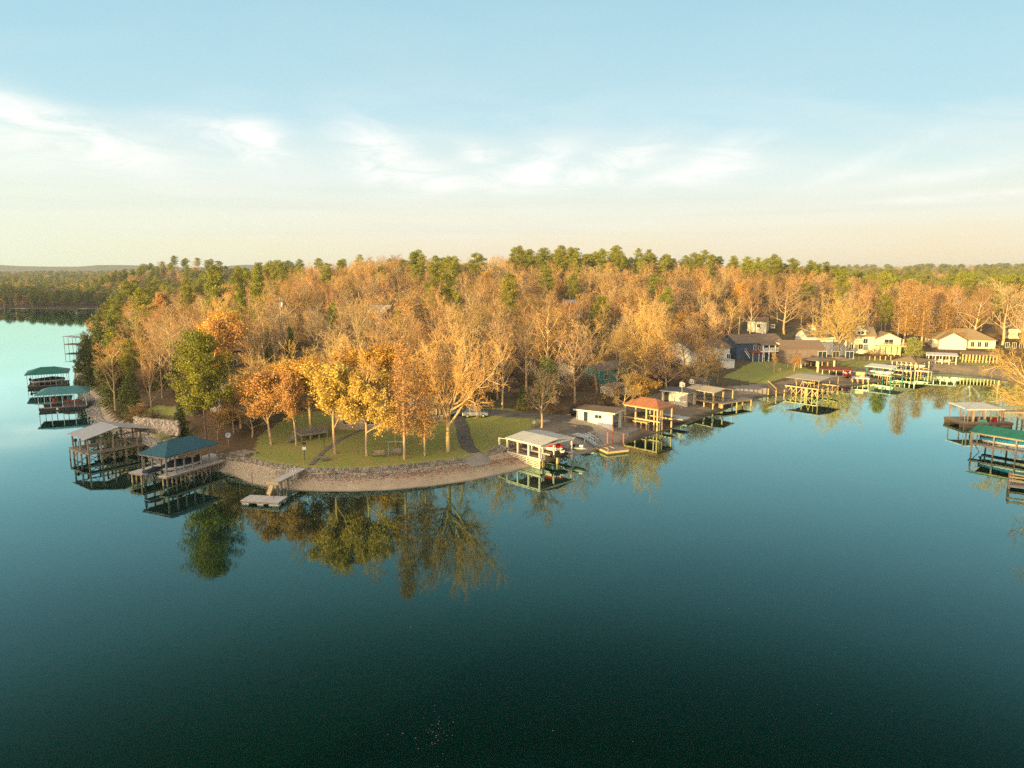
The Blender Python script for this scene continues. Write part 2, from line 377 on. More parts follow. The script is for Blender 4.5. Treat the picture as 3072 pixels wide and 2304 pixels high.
def vnoise(x, y, s):
    x = np.asarray(x) / s + 1000.3; y = np.asarray(y) / s + 1000.7
    xi = np.floor(x).astype(int); yi = np.floor(y).astype(int); fx = x - xi; fy = y - yi
    fx = fx * fx * (3 - 2 * fx); fy = fy * fy * (3 - 2 * fy)
    g = lambda a, b: _G[a % 64, b % 64]
    return (g(xi, yi) * (1 - fx) + g(xi + 1, yi) * fx) * (1 - fy) + (g(xi, yi + 1) * (1 - fx) + g(xi + 1, yi + 1) * fx) * fy - .5
def sst(a, b, x):
    t = np.clip((x - a) / (b - a), 0, 1); return t * t * (3 - 2 * t)
CA, SA = math.cos(SUN_AZ), math.sin(SUN_AZ)
def inpoly(poly, x, y):
    ins = np.zeros(np.shape(x), bool); n = len(poly)
    for i in range(n):
        ax, ay = poly[i]; bx, by = poly[(i + 1) % n]
        c = ((ay > y) != (by > y)); ins ^= c & (x < (bx - ax) * (y - ay) / (by - ay + 1e-12) + ax)
    return ins
WALL_Q = [(470, 978), (500, 984), (548, 992), (600, 1003), (660, 1010), (720, 1013), (790, 1011), (860, 1005), (930, 998), (1002, 989)]
WALL = [Q(u, v, 1.95) for u, v in WALL_Q]
WALL2 = [Q(u, v, 1.95) for u, v in [(1052, 974), (1080, 969), (1130, 958), (1170, 946)]]
def wall_front(x, y):
    """positive behind the retaining wall (inland), only meaningful near it"""
    wx = [p.x for p in WALL] + [p.x for p in WALL2]; wy = [p.y for p in WALL] + [p.y for p in WALL2]
    return y - np.interp(x, wx, wy)
WX0, WX1 = WALL[0].x, WALL2[-1].x
def H(x, y, d=None):
    sc = np.isscalar(x)
    x = np.atleast_1d(np.asarray(x, float)); y = np.atleast_1d(np.asarray(y, float))
    if d is None: d = sdist(x, y)
    # default bank
    bank = 1.9 * sst(0, 9, d) + .035 * np.clip(d - 6, 0, 60)
    mz = sst(10, 22, x) * sst(215, 175, y)                       # low mud bank along the cove
    bank = bank * (1 - mz) + mz * (1.7 * sst(0, 20, d) + .035 * np.clip(d - 10, 0, 60))
    left = sst(-30, -50, x) * sst(105, 125, y)                   # steeper rocky bank on the left flank
    bank = bank + left * 3.0 * sst(0, 14, d)
    # retaining wall section of the point
    wf = wall_front(x, y)
    inw = ((x > WX0) & (x < WX1) & (wf < 30) & (d < 45))
    wb = np.where(wf < 0, 1.25 * np.clip(d / np.maximum(d - wf, .5), 0, 1), 1.25 + .7 * sst(0, .35, wf) + .025 * np.clip(wf, 0, 60))
    bank = np.where(inw, wb + (bank - wb) * sst(8, 30, wf) * (wf > 0), bank)
    flat = sst(40, 62, x) * sst(265, 225, y)                     # the cove's building plots
    inland = 9.5 * sst(28, 150, d) * (1 - .62 * flat) + 3.5 * sst(120, 300, d)
    hill = 7.5 * np.exp(-((x - 45) / 150) ** 2 - ((y - 390) / 85) ** 2) + 6 * np.exp(-((x + 120) / 110) ** 2 - ((y - 300) / 90) ** 2) \
        + 27 * np.exp(-((x + 335) / 75) ** 2 - ((y - 730) / 80) ** 2)
    far = -12 * sst(500, 800, y) - 6 * sst(-150, -260, x) - 8 * sst(-380, -450, x) - 5 * sst(140, 260, x)
    inland = inland - 4.5 * sst(120, 230, x) * sst(250, 340, y) * sst(600, 480, y)
    nz = vnoise(x, y, 40) * 3 * sst(40, 120, d) + vnoise(x, y, 9) * .35 * sst(12, 30, d) + vnoise(x, y, 200) * 8 * sst(450, 800, y)
    inland = inland * (1 - .4 * sst(150, 260, x) * sst(280, 380, y))
    z = bank + inland + (hill * sst(20, 110, d)) + far * sst(400, 900, y) + nz
    # blue ridges far off
    rid = 98 * np.exp(-((y - 4100) / 330) ** 2) * (sst(-700, -1500, x) * (.86 + .35 * vnoise(x, y, 420)) + np.exp(-((x - 2720) / 130) ** 2) * .9 + sst(3000, 3300, x) * (1.0 + .3 * vnoise(x, y, 500)))
    z = z + rid
    zu = -np.minimum(.16 * np.abs(d), 6)
    z = np.where(d < 0, zu, np.maximum(z, .02 * d))
    # unseen headlands behind the camera, crest shaped to shade the point and right docks
    s = x * CA - y * SA; u = x * SA + y * CA
    top = np.interp(s, [-900, -640, -300, -120, -80, -70, -62, -56, -50, -38, -32, -20, 30, 60, 95], [62, 60, 44, 34.5, 31.5, 29.5, 27, 8, -8, -8, 32, 35.5, 36, 20, -8]) + vnoise(s, u * 0, 5) * 2.2 + vnoise(s, u * 0, 17) * 3
    hb = (top + 6) * np.exp(-((u + 205) / 24) ** 2) - 6.0
    z = np.where((s < 100) & (u < -120), np.maximum(z, hb), z)
    return float(z[0]) if sc else z
def Gp(u, v, k=K2, z0=3.0):                                     # pixel -> point on the terrain
    z = z0
    for _ in range(14):
        p = P(u, v, z, k); z = .5 * z + .5 * max(H(p.x, p.y), 0)
    return P(u, v, z, k)

LAWN = [tuple(Q(u, v, 2.2)[:2]) for u, v in [(548, 992), (600, 1003), (660, 1010), (720, 1013), (790, 1011), (860, 1005), (930, 998), (985, 991), (968, 968), (975, 920), (1030, 890), (1120, 880),
        (1160, 915), (1200, 935), (1090, 968), (1030, 982), (1005, 960), (985, 940), (960, 905), (800, 890), (690, 905), (590, 940), (540, 972)]]
LAWN_ALL = [tuple(Q(u, v, 2.3)[:2]) for u, v in [(540, 991), (600, 1003), (660, 1010), (720, 1013), (790, 1011), (860, 1005), (930, 998), (1002, 989), (1080, 969), (1170, 946), (1225, 930), (1180, 905), (1100, 885), (960, 890), (760, 890), (640, 905), (560, 940)]]
LAWN_B = [tuple(Gp(u, v, K2)[:2]) for u, v in [(1560, 815), (1640, 775), (1700, 785), (1760, 800), (1790, 770), (1880, 770), (1930, 780), (2130, 770), (2140, 790), (2000, 800), (1850, 806), (1760, 812), (1700, 815), (1650, 832)]]
LAWN_L = [tuple(Gp(u, v, K2)[:2]) for u, v in [(300, 930), (330, 905), (400, 915), (420, 935), (350, 955), (320, 950)]] 
LAWN_L2 = [tuple(Gp(u, v, K2)[:2]) for u, v in [(295, 895), (340, 875), (420, 880), (430, 898), (340, 902)]]
FIELD = [tuple(Gp(u, v, K2)[:2]) for u, v in [(1580, 705), (1640, 695), (1790, 712), (1800, 738), (1700, 742), (1590, 742)]]
def axis(segs):
    out = []
    for a, b, st in segs: out += list(np.arange(a, b, st))
    out.append(segs[-1][1]); return np.array(out)
def build_terrain():
    xs = axis([(-5200, -1200, 160), (-1200, -400, 25), (-400, -150, 5), (-150, -70, 1.6), (-70, 75, .6), (75, 170, 1.2), (170, 420, 5), (420, 1200, 25), (1200, 5200, 120)])
    ys = axis([(-1200, -420, 60), (-420, -60, 7), (-60, 80, 8), (80, 150, .6), (150, 240, 1.2), (240, 460, 4), (460, 800, 8), (800, 1600, 30), (1600, 3400, 120), (3400, 4900, 50), (4900, 5600, 100)])
    X, Y = np.meshgrid(xs, ys); x = X.ravel(); y = Y.ravel()
    d = sdist(x, y); z = H(x, y, d)
    nx, ny = len(xs), len(ys)
    i = np.arange(nx * ny).reshape(ny, nx)
    Fc = np.stack([i[:-1, :-1].ravel(), i[:-1, 1:].ravel(), i[1:, 1:].ravel(), i[1:, :-1].ravel()], 1)
    me = mk_mesh('ground', np.stack([x, y, z], 1), Fc, None, True)
    lawn = (inpoly(LAWN_ALL, x, y) | inpoly(LAWN_B, x, y) | inpoly(LAWN_L, x, y) | inpoly(LAWN_L2, x, y)).astype(float)
    field = inpoly(FIELD, x, y).astype(float)
    wf = wall_front(x, y)
    beach = np.where((x > WX0 - 3) & (x < WX1 + 30), (wf < .1) | ((x > WX1) & (d < 16)), d < np.where(x < -30, 3.2, 11)).astype(float)
    mud = sst(14, 24, x) * beach
    leaf = np.clip(1 - np.abs(d - 4.5) / 4, 0, 1) * beach
    for nm, arr in (('lawn', lawn), ('field', field), ('beach', beach), ('leafband', leaf), ('mud', mud), ('inland', np.clip(d / 30, 0, 1))):
        a = me.attributes.new(nm, 'FLOAT', 'POINT'); a.data.foreach_set('value', arr.astype(np.float32))
    m = bpy.data.materials.new('ground'); m.use_nodes = True; nt = m.node_tree; N = nt.nodes; L = nt.links
    b = N['Principled BSDF']; b.inputs['Roughness'].default_value = .95; b.inputs['Specular IOR Level'].default_value = .15
    tc = N.new('ShaderNodeTexCoord')
    def noise(sc, de=5, ro=.6):
        n = N.new('ShaderNodeTexNoise'); n.inputs['Scale'].default_value = sc; n.inputs['Detail'].default_value = de; n.inputs['Roughness'].default_value = ro
        L.new(tc.outputs['Object'], n.inputs['Vector']); return n.outputs[0]
    def ramp(f, pts):
        r = N.new('ShaderNodeValToRGB'); L.new(f, r.inputs[0]); e = r.color_ramp.elements
        while len(e) < len(pts): e.new(.5)
        for q, (p, c) in zip(e, pts): q.position = p; q.color = (*c, 1)
        return r.outputs[0]
    def mix(f, a, c):
        n = N.new('ShaderNodeMix'); n.data_type = 'RGBA'; L.new(f, n.inputs[0])
        for k, q in ((6, a), (7, c)):
            if isinstance(q, tuple): n.inputs[k].default_value = (*q, 1)
            else: L.new(q, n.inputs[k])
        return n.outputs[2]
    def attr(nm):
        a = N.new('ShaderNodeAttribute'); a.attribute_name = nm; return a.outputs['Fac']
    def mth(op, a, c, cl=False):
        n = N.new('ShaderNodeMath'); n.operation = op; n.use_clamp = cl
        for k, q in enumerate((a, c)):
            if isinstance(q, (int, float)): n.inputs[k].default_value = q
            else: L.new(q, n.inputs[k])
        return n.outputs[0]
    def soft(nm, w=.5, sc=.8):
        return ramp(mth('ADD', attr(nm), mth('MULTIPLY', mth('SUBTRACT', noise(sc, 4), .5), w)), [(.4, (0, 0, 0)), (.6, (1, 1, 1))])
    forest = mix(ramp(noise(.09), [(.35, (0, 0, 0)), (.65, (1, 1, 1))]), ramp(noise(1.5, 6, .7), [(.3, (.09, .06, .04)), (.7, (.19, .115, .065))]), ramp(noise(.7, 6, .7), [(.3, (.07, .06, .035)), (.7, (.15, .12, .06))]))
    farw = ramp(noise(.03, 6, .7), [(.35, (.035, .045, .02)), (.6, (.10, .08, .035))])
    sep = N.new('ShaderNodeSeparateXYZ'); L.new(tc.outputs['Object'], sep.inputs[0])
    farf = ramp(mth('DIVIDE', sep.outputs[1], 2000), [(.35, (0, 0, 0)), (.5, (1, 1, 1))])
    col = mix(farf, forest, farw)
    grass = mix(ramp(noise(.45, 5), [(.35, (0, 0, 0)), (.65, (1, 1, 1))]), ramp(noise(5, 5, .7), [(.3, (.18, .23, .05)), (.7, (.29, .36, .085))]), ramp(noise(4, 5, .7), [(.3, (.26, .22, .07)), (.7, (.38, .31, .11))]))
    grass = mix(ramp(noise(9, 3, .8), [(.60, (0, 0, 0)), (.68, (1, 1, 1))]), grass, (.36, .22, .10))
    col = mix(soft('lawn', .7), col, grass)
    col = mix(soft('field', .7, .3), col, ramp(noise(.6, 5), [(.3, (.07, .065, .04)), (.7, (.12, .10, .06))]))
    sand = mix(ramp(noise(.35, 5), [(.3, (0, 0, 0)), (.7, (1, 1, 1))]), ramp(noise(7, 6, .8), [(.3, (.34, .27, .20)), (.7, (.64, .54, .41))]), ramp(noise(6, 6, .8), [(.3, (.28, .22, .165)), (.7, (.48, .40, .30))]))
    lf = mth('MULTIPLY', ramp(noise(1.1, 6, .75), [(.50, (0, 0, 0)), (.62, (.8, .8, .8))]), attr('leafband'))
    sand = mix(lf, sand, ramp(noise(5, 3), [(.3, (.28, .14, .09)), (.7, (.42, .24, .15))]))
    sand = mix(mth('MULTIPLY', attr('mud'), .85), sand, mix(ramp(noise(.5, 5), [(.4, (0, 0, 0)), (.6, (1, 1, 1))]), ramp(noise(4, 6, .75), [(.3, (.11, .085, .065)), (.7, (.22, .17, .13))]), ramp(noise(5, 6, .75), [(.3, (.17, .14, .11)), (.7, (.30, .25, .19))])))
    col = mix(soft('beach', .5), col, sand)
    wet = ramp(mth('ADD', sep.outputs[2], mth('MULTIPLY', noise(.5), .12)), [(.06, (.35, .35, .33)), (.16, (1, 1, 1))])
    mm = N.new('ShaderNodeMix'); mm.data_type = 'RGBA'; mm.blend_type = 'MULTIPLY'; mm.inputs[0].default_value = 1; L.new(col, mm.inputs[6]); L.new(wet, mm.inputs[7])
    L.new(mm.outputs[2], b.inputs['Base Color'])
    bp = N.new('ShaderNodeBump'); bp.inputs['Strength'].default_value = .6; bp.inputs['Distance'].default_value = .15; L.new(noise(3, 6, .75), bp.inputs['Height']); L.new(bp.outputs[0], b.inputs['Normal'])
    me.materials.append(m)
    tag(link('ground', me), kind='structure')
build_terrain()

def build_water():
    me = mk_mesh('water', [(-5200, -1200, 0), (5200, -1200, 0), (5200, 5600, 0), (-5200, 5600, 0)], [(0, 1, 2, 3)])
    m = bpy.data.materials.new('water'); m.use_nodes = True; nt = m.node_tree; N = nt.nodes; L = nt.links
    N.remove(N['Principled BSDF']); out = N['Material Output']
    dif = N.new('ShaderNodeBsdfDiffuse'); dif.inputs[0].default_value = (.001, .016, .012, 1)
    gl = N.new('ShaderNodeBsdfGlossy'); gl.inputs['Roughness'].default_value = .008; gl.inputs['Color'].default_value = (.66, 1.0, .97, 1)
    fr = N.new('ShaderNodeFresnel'); fr.inputs['IOR'].default_value = 1.62
    mx = N.new('ShaderNodeMixShader'); sh = N.new('ShaderNodeMath'); sh.operation = 'MULTIPLY_ADD'; sh.use_clamp = True; sh.inputs[1].default_value = 2.25; sh.inputs[2].default_value = -.195; L.new(fr.outputs[0], sh.inputs[0]); L.new(sh.outputs[0], mx.inputs[0]); L.new(dif.outputs[0], mx.inputs[1]); L.new(gl.outputs[0], mx.inputs[2]); L.new(mx.outputs[0], out.inputs[0])
    tc = N.new('ShaderNodeTexCoord')
    def noise(sc, st, de=3):
        mp = N.new('ShaderNodeMapping'); mp.inputs['Scale'].default_value = st; mp.inputs['Rotation'].default_value = (0, 0, .5); L.new(tc.outputs['Object'], mp.inputs[0])
        n = N.new('ShaderNodeTexNoise'); n.inputs['Scale'].default_value = sc; n.inputs['Detail'].default_value = de; L.new(mp.outputs[0], n.inputs['Vector']); return n.outputs[0]
    a = N.new('ShaderNodeMath'); a.operation = 'ADD'; L.new(noise(.9, (1, 2.2, 1)), a.inputs[0])
    s2 = N.new('ShaderNodeMath'); s2.operation = 'MULTIPLY'; s2.inputs[1].default_value = 5.0; L.new(noise(.05, (1, 1.6, 1), 2), s2.inputs[0]); L.new(s2.outputs[0], a.inputs[1])
    bp = N.new('ShaderNodeBump'); bp.inputs['Strength'].default_value = .07; bp.inputs['Distance'].default_value = .03
    L.new(a.outputs[0], bp.inputs['Height'])
    for s in (gl, fr, dif): L.new(bp.outputs[0], s.inputs['Normal'])
    me.materials.append(m)
    tag(link('water', me), kind='structure')
build_water()
def build_haze():
    mb = MB(); mb.box(-5400, 5400, -1300, 5700, -7.5, 105)
    m = bpy.data.materials.new('haze'); m.use_nodes = True; nt = m.node_tree; N = nt.nodes; L = nt.links
    N.remove(N['Principled BSDF']); v = N.new('ShaderNodeVolumePrincipled')
    v.inputs['Color'].default_value = (.64, .77, .97, 1); v.inputs['Density'].default_value = HAZE_DENSITY; v.inputs['Anisotropy'].default_value = .1
    L.new(v.outputs[0], N['Material Output'].inputs['Volume'])
    o = mb.build('haze', m); tag(o, kind='stuff')
    o.visible_shadow = True
HAZE_DENSITY = .00012
HAZE_ON = True
# ------------------------------------------------------------------ trees
def seg_mesh(P0, P1, R0, R1, n):
    P0 = np.asarray(P0); P1 = np.asarray(P1); R0 = np.asarray(R0)[:, None, None]; R1 = np.asarray(R1)[:, None, None]
    d = P1 - P0; d /= np.linalg.norm(d, axis=1, keepdims=True) + 1e-9
    up = np.where(np.abs(d[:, 2:3]) < .9, np.array([[0, 0, 1.]]), np.array([[1., 0, 0]]))
    r = np.cross(d, up); r /= np.linalg.norm(r, axis=1, keepdims=True) + 1e-9; q = np.cross(r, d)
    t = 2 * np.pi * np.arange(n) / n
    off = r[:, None, :] * np.cos(t)[None, :, None] + q[:, None, :] * np.sin(t)[None, :, None]
    V = np.concatenate([P0[:, None, :] + off * R0, P1[:, None, :] + off * R1], 1)   # (S,2n,3)
    base = (np.arange(len(P0)) * 2 * n)[:, None]
    i = np.arange(n); j = (i + 1) % n
    Fq = np.stack([base + i, base + j, base + j + n, base + i + n], 2).reshape(-1, 4)
    return V.reshape(-1, 3), Fq
class Grow:
    def __init__(s, seed): s.r = random.Random(seed); s.segs = []; s.tips = []
    def branch(s, p, d, L, r, lvl, spec):
        R = s.r; sp = spec[lvl]; ns = sp['n']; last = lvl == len(spec) - 1
        pts = [p]; dirs = []; r_end = r * sp.get('taper', .35)
        for i in range(ns):
            w = sp.get('wob', .2)
            d = (d + Vector((R.gauss(0, w), R.gauss(0, w), R.gauss(0, w) + sp.get('up', 0)))).normalized()
            q = p + d * (L / ns)
            ra = r + (r_end - r) * i / ns; rb = r + (r_end - r) * (i + 1) / ns
            s.segs.append((p[:], q[:], ra, rb, lvl)); p = q; pts.append(p); dirs.append(d)
        if last: s.tips.append(p[:]); s.tips.append(pts[-2][:]); return
        k = sp['kids']; az = R.random() * 6.28
        for c in range(k):
            t = sp['t0'] + (1 - sp['t0']) * ((c + R.random() * .6) / k)
            t = min(t, .999); f = t * ns; i = int(f); base = pts[i].lerp(pts[i + 1], f - i); dd = dirs[i]
            az += 2.4 + R.gauss(0, .3); ang = math.radians(R.gauss(*sp['ang']))
            a = dd.orthogonal().normalized(); b = dd.cross(a)
            nd = dd * math.cos(ang) + (a * math.cos(az) + b * math.sin(az)) * math.sin(ang)
            cl = L * sp['ratio'] * (1 - sp.get('fall', .4) * t) * R.uniform(.75, 1.2)
            cr = min(r * sp.get('rr', .5) * (1 - .4 * t), r * .9)
            s.branch(base, nd, cl, cr, lvl + 1, spec)
def skeleton(seed, spec, L, r, lean=(0, 0)):
    g = Grow(seed); g.branch(Vector((0, 0, -.3)), Vector((lean[0], lean[1], 1)).normalized(), L, r, 0, spec)
    return g
def split(g, thick):
    A = [s for s in g.segs if s[4] <= thick]; B = [s for s in g.segs if s[4] > thick]
    return A, B
def segs_to(name, S, n, mt, rmin=0.0):
    V, Fq = seg_mesh([s[0] for s in S], [s[1] for s in S], [max(s[2], rmin) for s in S], [max(s[3], rmin * .8) for s in S], n)
    return mk_mesh(name, V, Fq, mt, n > 4)
def quads(C, size, r, flat=0.0, aspect=1.0):
    n = len(C); a = r.normal(size=(n, 3)); a /= np.linalg.norm(a, axis=1, keepdims=True)
    b = r.normal(size=(n, 3)); b -= a * (a * b).sum(1, keepdims=True); b /= np.linalg.norm(b, axis=1, keepdims=True)
    if flat: b[:, 2] *= 1 - flat; a[:, 2] *= 1 - flat
    s = size * r.uniform(.6, 1.3, (n, 1)); a *= s; b *= s * aspect
    C = np.asarray(C); V = np.stack([C - a - b * .4, C + a * .2 - b, C + a + b * .4, C - a * .2 + b], 1).reshape(-1, 3)
    return V, np.arange(4 * n).reshape(-1, 4)
def join_vf(parts):
    Vs, Fs, o = [], [], 0
    for V, Fq in parts: Vs.append(V); Fs.append(Fq + o); o += len(V)
    return np.concatenate(Vs), np.concatenate(Fs)
PROT = {}
def reg(kind, trunk, crown, h, w): PROT.setdefault(kind, []).append((trunk, crown, h, w))
def norm_h(g):
    a = np.array([s[1] for s in g.segs]); return np.percentile(a[:, 2], 99.2), np.hypot(a[:, 0], a[:, 1])
# bare forest trees: upright oaks and hickories
def bare_spec(k, wide):
    return [dict(n=7, wob=.05, up=.02, kids=11, t0=.28, ang=(48 if wide else 36, 8), ratio=.62 if wide else .5, fall=.45, rr=.5, taper=.2),
            dict(n=5, wob=.14, up=.12, kids=6, t0=.25, ang=(40, 10), ratio=.55, fall=.35, rr=.5, taper=.3),
            dict(n=3, wob=.18, up=.09, kids=5, t0=.2, ang=(38, 10), ratio=.58, fall=.3, rr=.55, taper=.4),
            dict(n=2, wob=.22, up=.06, kids=k, t0=.15, ang=(38, 12), ratio=.62, fall=.2, rr=.6, taper=.6),
            dict(n=2, wob=.25, up=.05)]
def make_bare(kind, seeds, wide, k, mt='twig', tk='bark', rt=.021, leaves=None, nleaf=0, lsize=.2):
    for sd in seeds:
        g = skeleton(sd, bare_spec(k, wide), 13.0, .24)
        h, rad = norm_h(g); A, B = split(g, 1)
        tr = segs_to(kind + '_trunk', A, 6, M[tk], .03)
        V, Fq = seg_mesh([s[0] for s in B], [s[1] for s in B], [max(s[2], rt) for s in B], [max(s[3], rt * .7) for s in B], 3)
        cr = mk_mesh(kind + '_crown', V, Fq, M[mt])
        if leaves:
            r = np.random.default_rng(sd); T = np.array(g.tips); T = T[T[:, 2] < h * (.8 if kind in ('gold', 'yellow') else .95)]; C = T[r.integers(0, len(T), nleaf)] + r.normal(size=(nleaf, 3)) * .34
            V2, F2 = quads(C, lsize, r); base = len(V); V = np.concatenate([V, V2]); nq = len(Fq); Fq = np.concatenate([Fq, F2 + base])
            cr = mk_mesh(kind + '_crown', V, Fq, M[mt]); cr.materials.append(M[leaves])
            mi = np.zeros(len(Fq), np.int32); mi[nq:] = 1; cr.polygons.foreach_set('material_index', mi)
        reg(kind, tr, cr, h, np.percentile(rad, 97))
make_bare('bare', [11, 12, 13], True, 4, rt=.018)
make_bare('bare', [14, 15, 16], True, 3, mt='twig_grey_shade', rt=.02)
make_bare('bare', [21, 22, 23], False, 3, rt=.02)
make_bare('rusty', [31, 32], True, 3, leaves='leaf_rust', nleaf=3000, lsize=.12)
make_bare('orange', [34, 35], False, 2, leaves='leaf_orange', nleaf=8500, lsize=.125)
make_bare('gold', [41, 42], False, 3, mt='twig_gold', leaves='leaf_gold', nleaf=9500, lsize=.125)
make_bare('yellow', [51, 52], False, 3, mt='twig_gold', leaves='leaf_yellow', nleaf=15000, lsize=.13)
def make_oak():
    spec = [dict(n=4, wob=.05, up=0, kids=14, t0=.55, ang=(54, 20), ratio=1.9, fall=.25, rr=.66, taper=.8),
            dict(n=7, wob=.12, up=.06, kids=9, t0=.2, ang=(38, 10), ratio=.48, fall=.35, rr=.5, taper=.2),
            dict(n=4, wob=.16, up=.05, kids=6, t0=.15, ang=(38, 10), ratio=.55, fall=.3, rr=.55, taper=.3),
            dict(n=3, wob=.2, up=.04, kids=5, t0=.15, ang=(36, 12), ratio=.6, fall=.2, rr=.6, taper=.5),
            dict(n=2, wob=.22, up=.03, kids=2, t0=.1, ang=(36, 12), ratio=.65, fall=.2, rr=.7, taper=.7),
            dict(n=2, wob=.22, up=.02)]
    for sd in (61, 63):
        g = skeleton(sd, spec, 5.6, .36, (.06, 0)); h, rad = norm_h(g); A, B = split(g, 2)
        reg('oak', segs_to('oak_trunk', A, 7, M['bark_pale'], .04), segs_to('oak_crown', B, 3, M['twig_gold'], .014), h, np.percentile(rad, 93))
make_oak()
def clumps(C, rad, per, size, r, sq=.7, aspect=.5):
    n = len(C); C = np.repeat(np.asarray(C), per, 0); o = r.normal(size=(len(C), 3)); o /= np.linalg.norm(o, axis=1, keepdims=True)
    o *= r.uniform(.35, 1, (len(C), 1)) ** .5 * rad; o[:, 2] *= sq
    return quads(C + o, size, r, aspect=aspect)
def make_pine(kind, seeds, mt, crown0, wid, h=18.0, nb=42, per=85, round_=1.0):
    for sd in seeds:
        R = random.Random(sd); r = np.random.default_rng(sd)
        S = []; p = Vector((0, 0, -.3)); C = []; pts = [p]
        for i in range(9):
            q = Vector((R.gauss(0, .12) * i * .35, R.gauss(0, .12) * i * .35, -.3 + (h * .95 + .3) * (i + 1) / 9)); S.append((p[:], q[:], .24 * (1 - i / 9.5), .24 * (1 - (i + 1) / 9.5) + .01, 0)); p = q; pts.append(q)
        for b in range(nb):
            t = crown0 + (1 - crown0) * (b + R.random()) / nb; z = h * .95 * t
            i = min(int(t * 9), 8); base = pts[i].lerp(pts[i + 1], t * 9 - i) if t < 1 else pts[9]
            u = (t - crown0) / (1 - crown0); L = wid * (math.sin(math.pi * (.2 + .68 * u)) ** .85 * round_ + (1 - round_) * (1.05 - u)) * R.uniform(.45, 1.15)
            az = b * 2.4 + R.gauss(0, .4); el = R.uniform(-.05, .3) + u * .5
            d = Vector((math.cos(az) * math.cos(el), math.sin(az) * math.cos(el), math.sin(el)))
            e = base + d * L; S.append((base[:], (base + d * L * .5)[:], .06, .045, 1)); S.append(((base + d * L * .5)[:], e[:], .045, .02, 1))
            C.append(e[:])
            for f in (.45, .72):
                if L * f > .9: C.append((base + d * L * f + Vector((R.gauss(0, .35), R.gauss(0, .35), R.uniform(0, .4))))[:])
        C.append((0, 0, h))
        V, Fq = clumps(np.array(C), .85 * (wid / 3.2) ** .6, per, .15, r, .62)
        reg(kind, segs_to(kind + '_trunk', S, 6, M['bark_dark'], .02), mk_mesh(kind + '_crown', V, Fq, M[mt]), h + .5, wid + .6)
make_pine('pine', [71, 72, 73, 74], 'needle', .42, 3.3)
make_pine('big_pine', [77], 'needle', .36, 5.4, 18, 120, 90)
make_pine('cedar', [81, 82, 83], 'needle_dark', .04, 2.7, 10, 90, 60, .25)
make_pine('olive', [86], 'needle_olive', .05, 3.2, 9, 90, 60, .7)
def make_cypress(kind, seeds, mt, twig, nleaf, wid=2.8, h=17, rt=.014):
    for sd in seeds:
        R = random.Random(sd); r = np.random.default_rng(sd)
        S = [((0, 0, -.3), (.05, 0, h * .5), .22, .13, 0), ((.05, 0, h * .5), (0, .05, h), .13, .02, 0)]; B = []; tips = []
        nb = 150
        for b in range(nb):
            t = .22 + .78 * (b + R.random()) / nb; z = h * t; L = wid * (1.08 - t) ** .6 * min(1, (t - .1) * 5) * R.uniform(.55, 1.1)
            az = b * 2.4; el = R.uniform(-.1, .35); d = Vector((math.cos(az) * math.cos(el), math.sin(az) * math.cos(el), math.sin(el))); p = Vector((0, 0, z))
            for i in range(3):
                q = p + d * L / 3; B.append((p[:], q[:], .035 - i * .008, .028 - i * .008, 1)); 
                for k in range(5):
                    s = p.lerp(q, R.random()); e = s + (d * .5 + Vector((R.gauss(0, .6), R.gauss(0, .6), R.gauss(0, .35)))) * R.uniform(.3, .8); B.append((s[:], e[:], rt, rt * .7, 2)); tips.append(e[:])
                p = q; d = (d + Vector((0, 0, -.06))).normalized()
        V, Fq = seg_mesh([s[0] for s in B], [s[1] for s in B], [s[2] for s in B], [s[3] for s in B], 3)
        T = np.array(tips); C = T[r.integers(0, len(T), nleaf)] + r.normal(size=(nleaf, 3)) * .22; V2, F2 = quads(C, .12, r, aspect=.4)
        nq = len(Fq); F2 = F2 + len(V); V = np.concatenate([V, V2]); Fq = np.concatenate([Fq, F2]); cr = mk_mesh(kind + '_crown', V, Fq, M[twig]); cr.materials.append(M[mt])
        mi = np.zeros(len(Fq), np.int32); mi[nq:] = 1; cr.polygons.foreach_set('material_index', mi)
        reg(kind, segs_to(kind + '_trunk', S, 7, M['bark']), cr, h, wid)
make_cypress('cypress', [91, 92], 'leaf_rust', 'twig', 5200)
def make_shrub():
    for sd in (95, 96, 97):
        spec = [dict(n=2, wob=.2, up=.05, kids=14, t0=.02, ang=(38, 14), ratio=1.5, fall=.3, rr=.6, taper=.6), dict(n=3, wob=.2, up=.05, kids=7, t0=.1, ang=(38, 14), ratio=.55, fall=.3, rr=.6, taper=.5),
                dict(n=2, wob=.25, up=.03, kids=6, t0=.1, ang=(38, 14), ratio=.6, rr=.6, taper=.5), dict(n=2, wob=.25)]
        g = skeleton(sd, spec, 1.3, .05); h, rad = norm_h(g); A, B = split(g, 1)
        reg('shrub', segs_to('shrub_trunk', A, 4, M['bark_dark'], .015), segs_to('shrub_crown', B, 3, M['brush'], .014), h, np.percentile(rad, 97))
make_shrub()
OBJNAME = dict(bare='bare_tree', rusty='bare_tree', oak='oak_tree', orange='orange_tree', gold='golden_tree', yellow='yellow_tree', pine='pine_tree', big_pine='pine_tree', cedar='cedar_tree', olive='evergreen_tree', cypress='cypress_tree', shrub='bare_shrub')
HERO_XY = []
